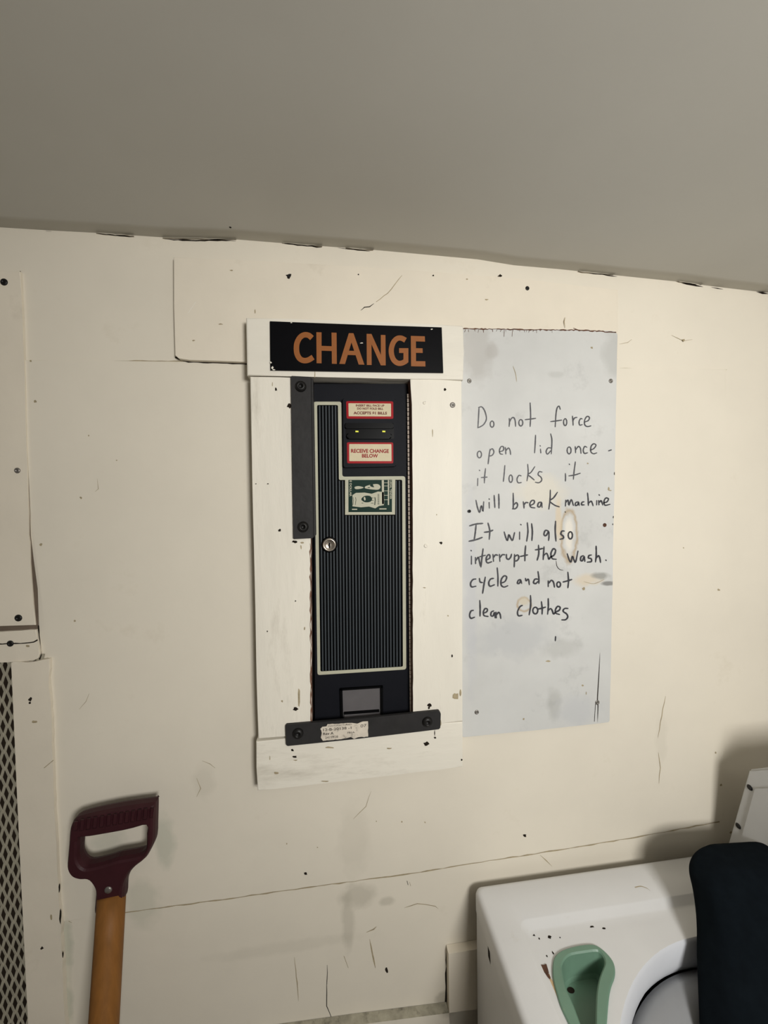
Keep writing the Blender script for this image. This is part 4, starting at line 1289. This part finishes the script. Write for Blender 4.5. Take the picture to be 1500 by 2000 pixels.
# drum ring (sloping lip below the deck opening)
def circ_loop(r, n=96):
    return [Vector((min(max(CX + r * math.cos(2 * math.pi * i / n), RX0 + .02), RX1 - .02), max(CY + r * math.sin(2 * math.pi * i / n), RY0 + .02))) for i in range(n)]
def cl2(cx, cy, r, n=96):
    return [Vector((cx + r * math.cos(2 * math.pi * i / n), cy + r * math.sin(2 * math.pi * i / n))) for i in range(n)]
bm = bmesh.new()
a0 = ringv(circ_loop(RT), ZR); a1 = ringv(circ_loop(RT - .004), ZR - .003); a2 = ringv(cl2(0.5766, -.4084, .250), ZR - .028); a3 = ringv(cl2(.5766, -.4084, .249), ZR - .034); a4 = ringv(cl2(.5766, -.4084, .255), ZR - .05)
for p_, q_ in ((a0, a1), (a1, a2), (a2, a3), (a3, a4)):
    bridge(p_, q_)
link('drum_ring', bm, m_ring, wm, smooth=True)
bm = bmesh.new()
dcx, dcy = 0.581, -.420
prof = [(.268, -.075), (.264, -.050), (.248, -.041), (.212, -.050), (.200, -.072), (.205, -.12), (.212, -.36), (.10, -.40), (0.0001, -.40)]
rg = [ringv(cl2(dcx, dcy, r), ZR + z) for r, z in prof]
for p_, q_ in zip(rg, rg[1:]):
    bridge(p_, q_)
link('drum', bm, m_drum, wm, smooth=True)
# control console end at the rear right
bm = bmesh.new()
XC = 0.772
pA = WX(1420, 1652, XC); pB = WX(1462, 1503, XC); pC = WX(1500, 1500, XC); pA2 = WX(1447, 1652, XC)
pB2 = WX(1477, 1540, XC)
dirv = (pC - pB)
pD = pB + dirv * 4.2                                   # top runs on towards the front, out of the picture
base = pA + (pA - pB) * ((pA.z - ZD) / (pB.z - pA.z))
pE = Vector((XC, pD.y - .03, ZD))
prof = [Vector((XC, base.y, ZD)), pB, pD, pE]
Lf = [bm.verts.new(p) for p in prof]
Rf = [bm.verts.new(Vector((wx1 - .015, p.y, p.z))) for p in prof]
bm.faces.new(Lf); bm.faces.new(Rf[::-1])
for i in range(4):
    bm.faces.new((Lf[i], Rf[i], Rf[(i + 1) % 4], Lf[(i + 1) % 4]))
bmesh.ops.bevel(bm, geom=bm.edges[:], offset=0.003, segments=2, affect='EDGES')
con = link('control_console', bm, m_console, wm)
bm = bmesh.new()                                      # raised inner panel of the end cap, leaving the screw strip
ins = [pA2 + (pA2 - pB2) * .35, pB2, pB2 + dirv * 3.6, Vector((XC, pE.y + .02, ZD + .02))]
ins[0].z = max(ins[0].z, ZD + .012)
Fv = [bm.verts.new(Vector((XC - .003, p.y, p.z))) for p in ins]
Bv = [bm.verts.new(Vector((XC - .0002, p.y, p.z))) for p in ins]
bm.faces.new(Fv)
for i in range(4):
    bm.faces.new((Fv[i], Bv[i], Bv[(i + 1) % 4], Fv[(i + 1) % 4]))
link('end_panel', bm, m_console, con)
for px, py in ((1464.5, 1538), (1442, 1613)):
    c = WX(px, py, XC)
    bm = bmesh.new()
    r = 0.0052
    ang = [2 * math.pi * i / 16 for i in range(16)]
    r0_ = [bm.verts.new(c + Vector((-.0005, r * math.cos(t), r * math.sin(t)))) for t in ang]
    r1_ = [bm.verts.new(c + Vector((-.0022, r * .7 * math.cos(t), r * .7 * math.sin(t)))) for t in ang]
    for i in range(16):
        bm.faces.new((r0_[i], r0_[(i + 1) % 16], r1_[(i + 1) % 16], r1_[i]))
    bm.faces.new(r1_)
    link('screw', bm, m_screw, con)

# ------------------------------------------------------------------ black bag standing in the drum
bag = [(1392, 2000), (1389, 1920), (1386, 1850), (1383, 1790), (1376, 1740), (1368, 1708), (1366, 1690), (1369, 1673), (1377, 1660), (1390, 1652)]
def lean(py):          # the bag leans back against the console
    return -0.135 - 0.115 * (py - 1650) / 350.0
bw = [Vector((W(x, y, lean(y)).x, lean(y), W(x, y, lean(y) + .022).z)) for x, y in bag]
zt_ = bw[-1].z
xr_b = 0.768
bm = bmesh.new()
sections = [(0.54, 0.66, 0.450, 0.055, -0.36), (0.53, 0.70, 0.72, 0.06, -0.33)]
secs = []
for p in smooth_line([tuple(b_) for b_ in bw], 4):
    t = max(0.0, (p[2] - (zt_ - .04)) / .04)
    secs.append((p[0], p[1], p[2], 0.040 * (1 - .35 * min(1, t) ** 2)))
rows = []
n = 56
def sect(xl, xr2, z, dp, yc):
    ring = []
    cx0, hw = (xl + xr2) / 2, (xr2 - xl) / 2
    for i in range(n):
        t = 2 * math.pi * i / n
        c_, s_ = math.cos(t), math.sin(t)
        x = cx0 + hw * math.copysign(abs(c_) ** (.42 if c_ < 0 else .22), c_)
        y = yc + dp * math.copysign(abs(s_) ** .6, s_)
        nn = noise.noise(Vector((x * 7, y * 7, z * 7))) * .004
        ring.append(bm.verts.new((x, y + nn * abs(s_), z + (-.06 * max(0, x - 0.66) * min(1, max(0, (z - ZD) / .1))))))
    rows.append(ring)
for xl, xr2, z, dp, yc in sections:
    sect(xl, xr2, z, dp, yc)
for xl, y, z, dp in secs:
    f_ = min(1.0, max(0.0, (z - ZD) / .02))
    sect(xl, 0.72 + (xr_b - 0.72) * f_, z, dp, y)
xl, y, z, dp = secs[-1]
sect(xl + .010, xr_b - .006, z + .0018, dp * .8, y)
for A_, B_ in zip(rows, rows[1:]):
    bridge(A_, B_)
bm.faces.new(rows[0]); bm.faces.new(rows[-1][::-1])
bg_ = link('cloth_bag', bm, m_bag, None, smooth=True)
tag(bg_, 'black cloth bag standing up out of the open washer drum at the right edge', 'bag')
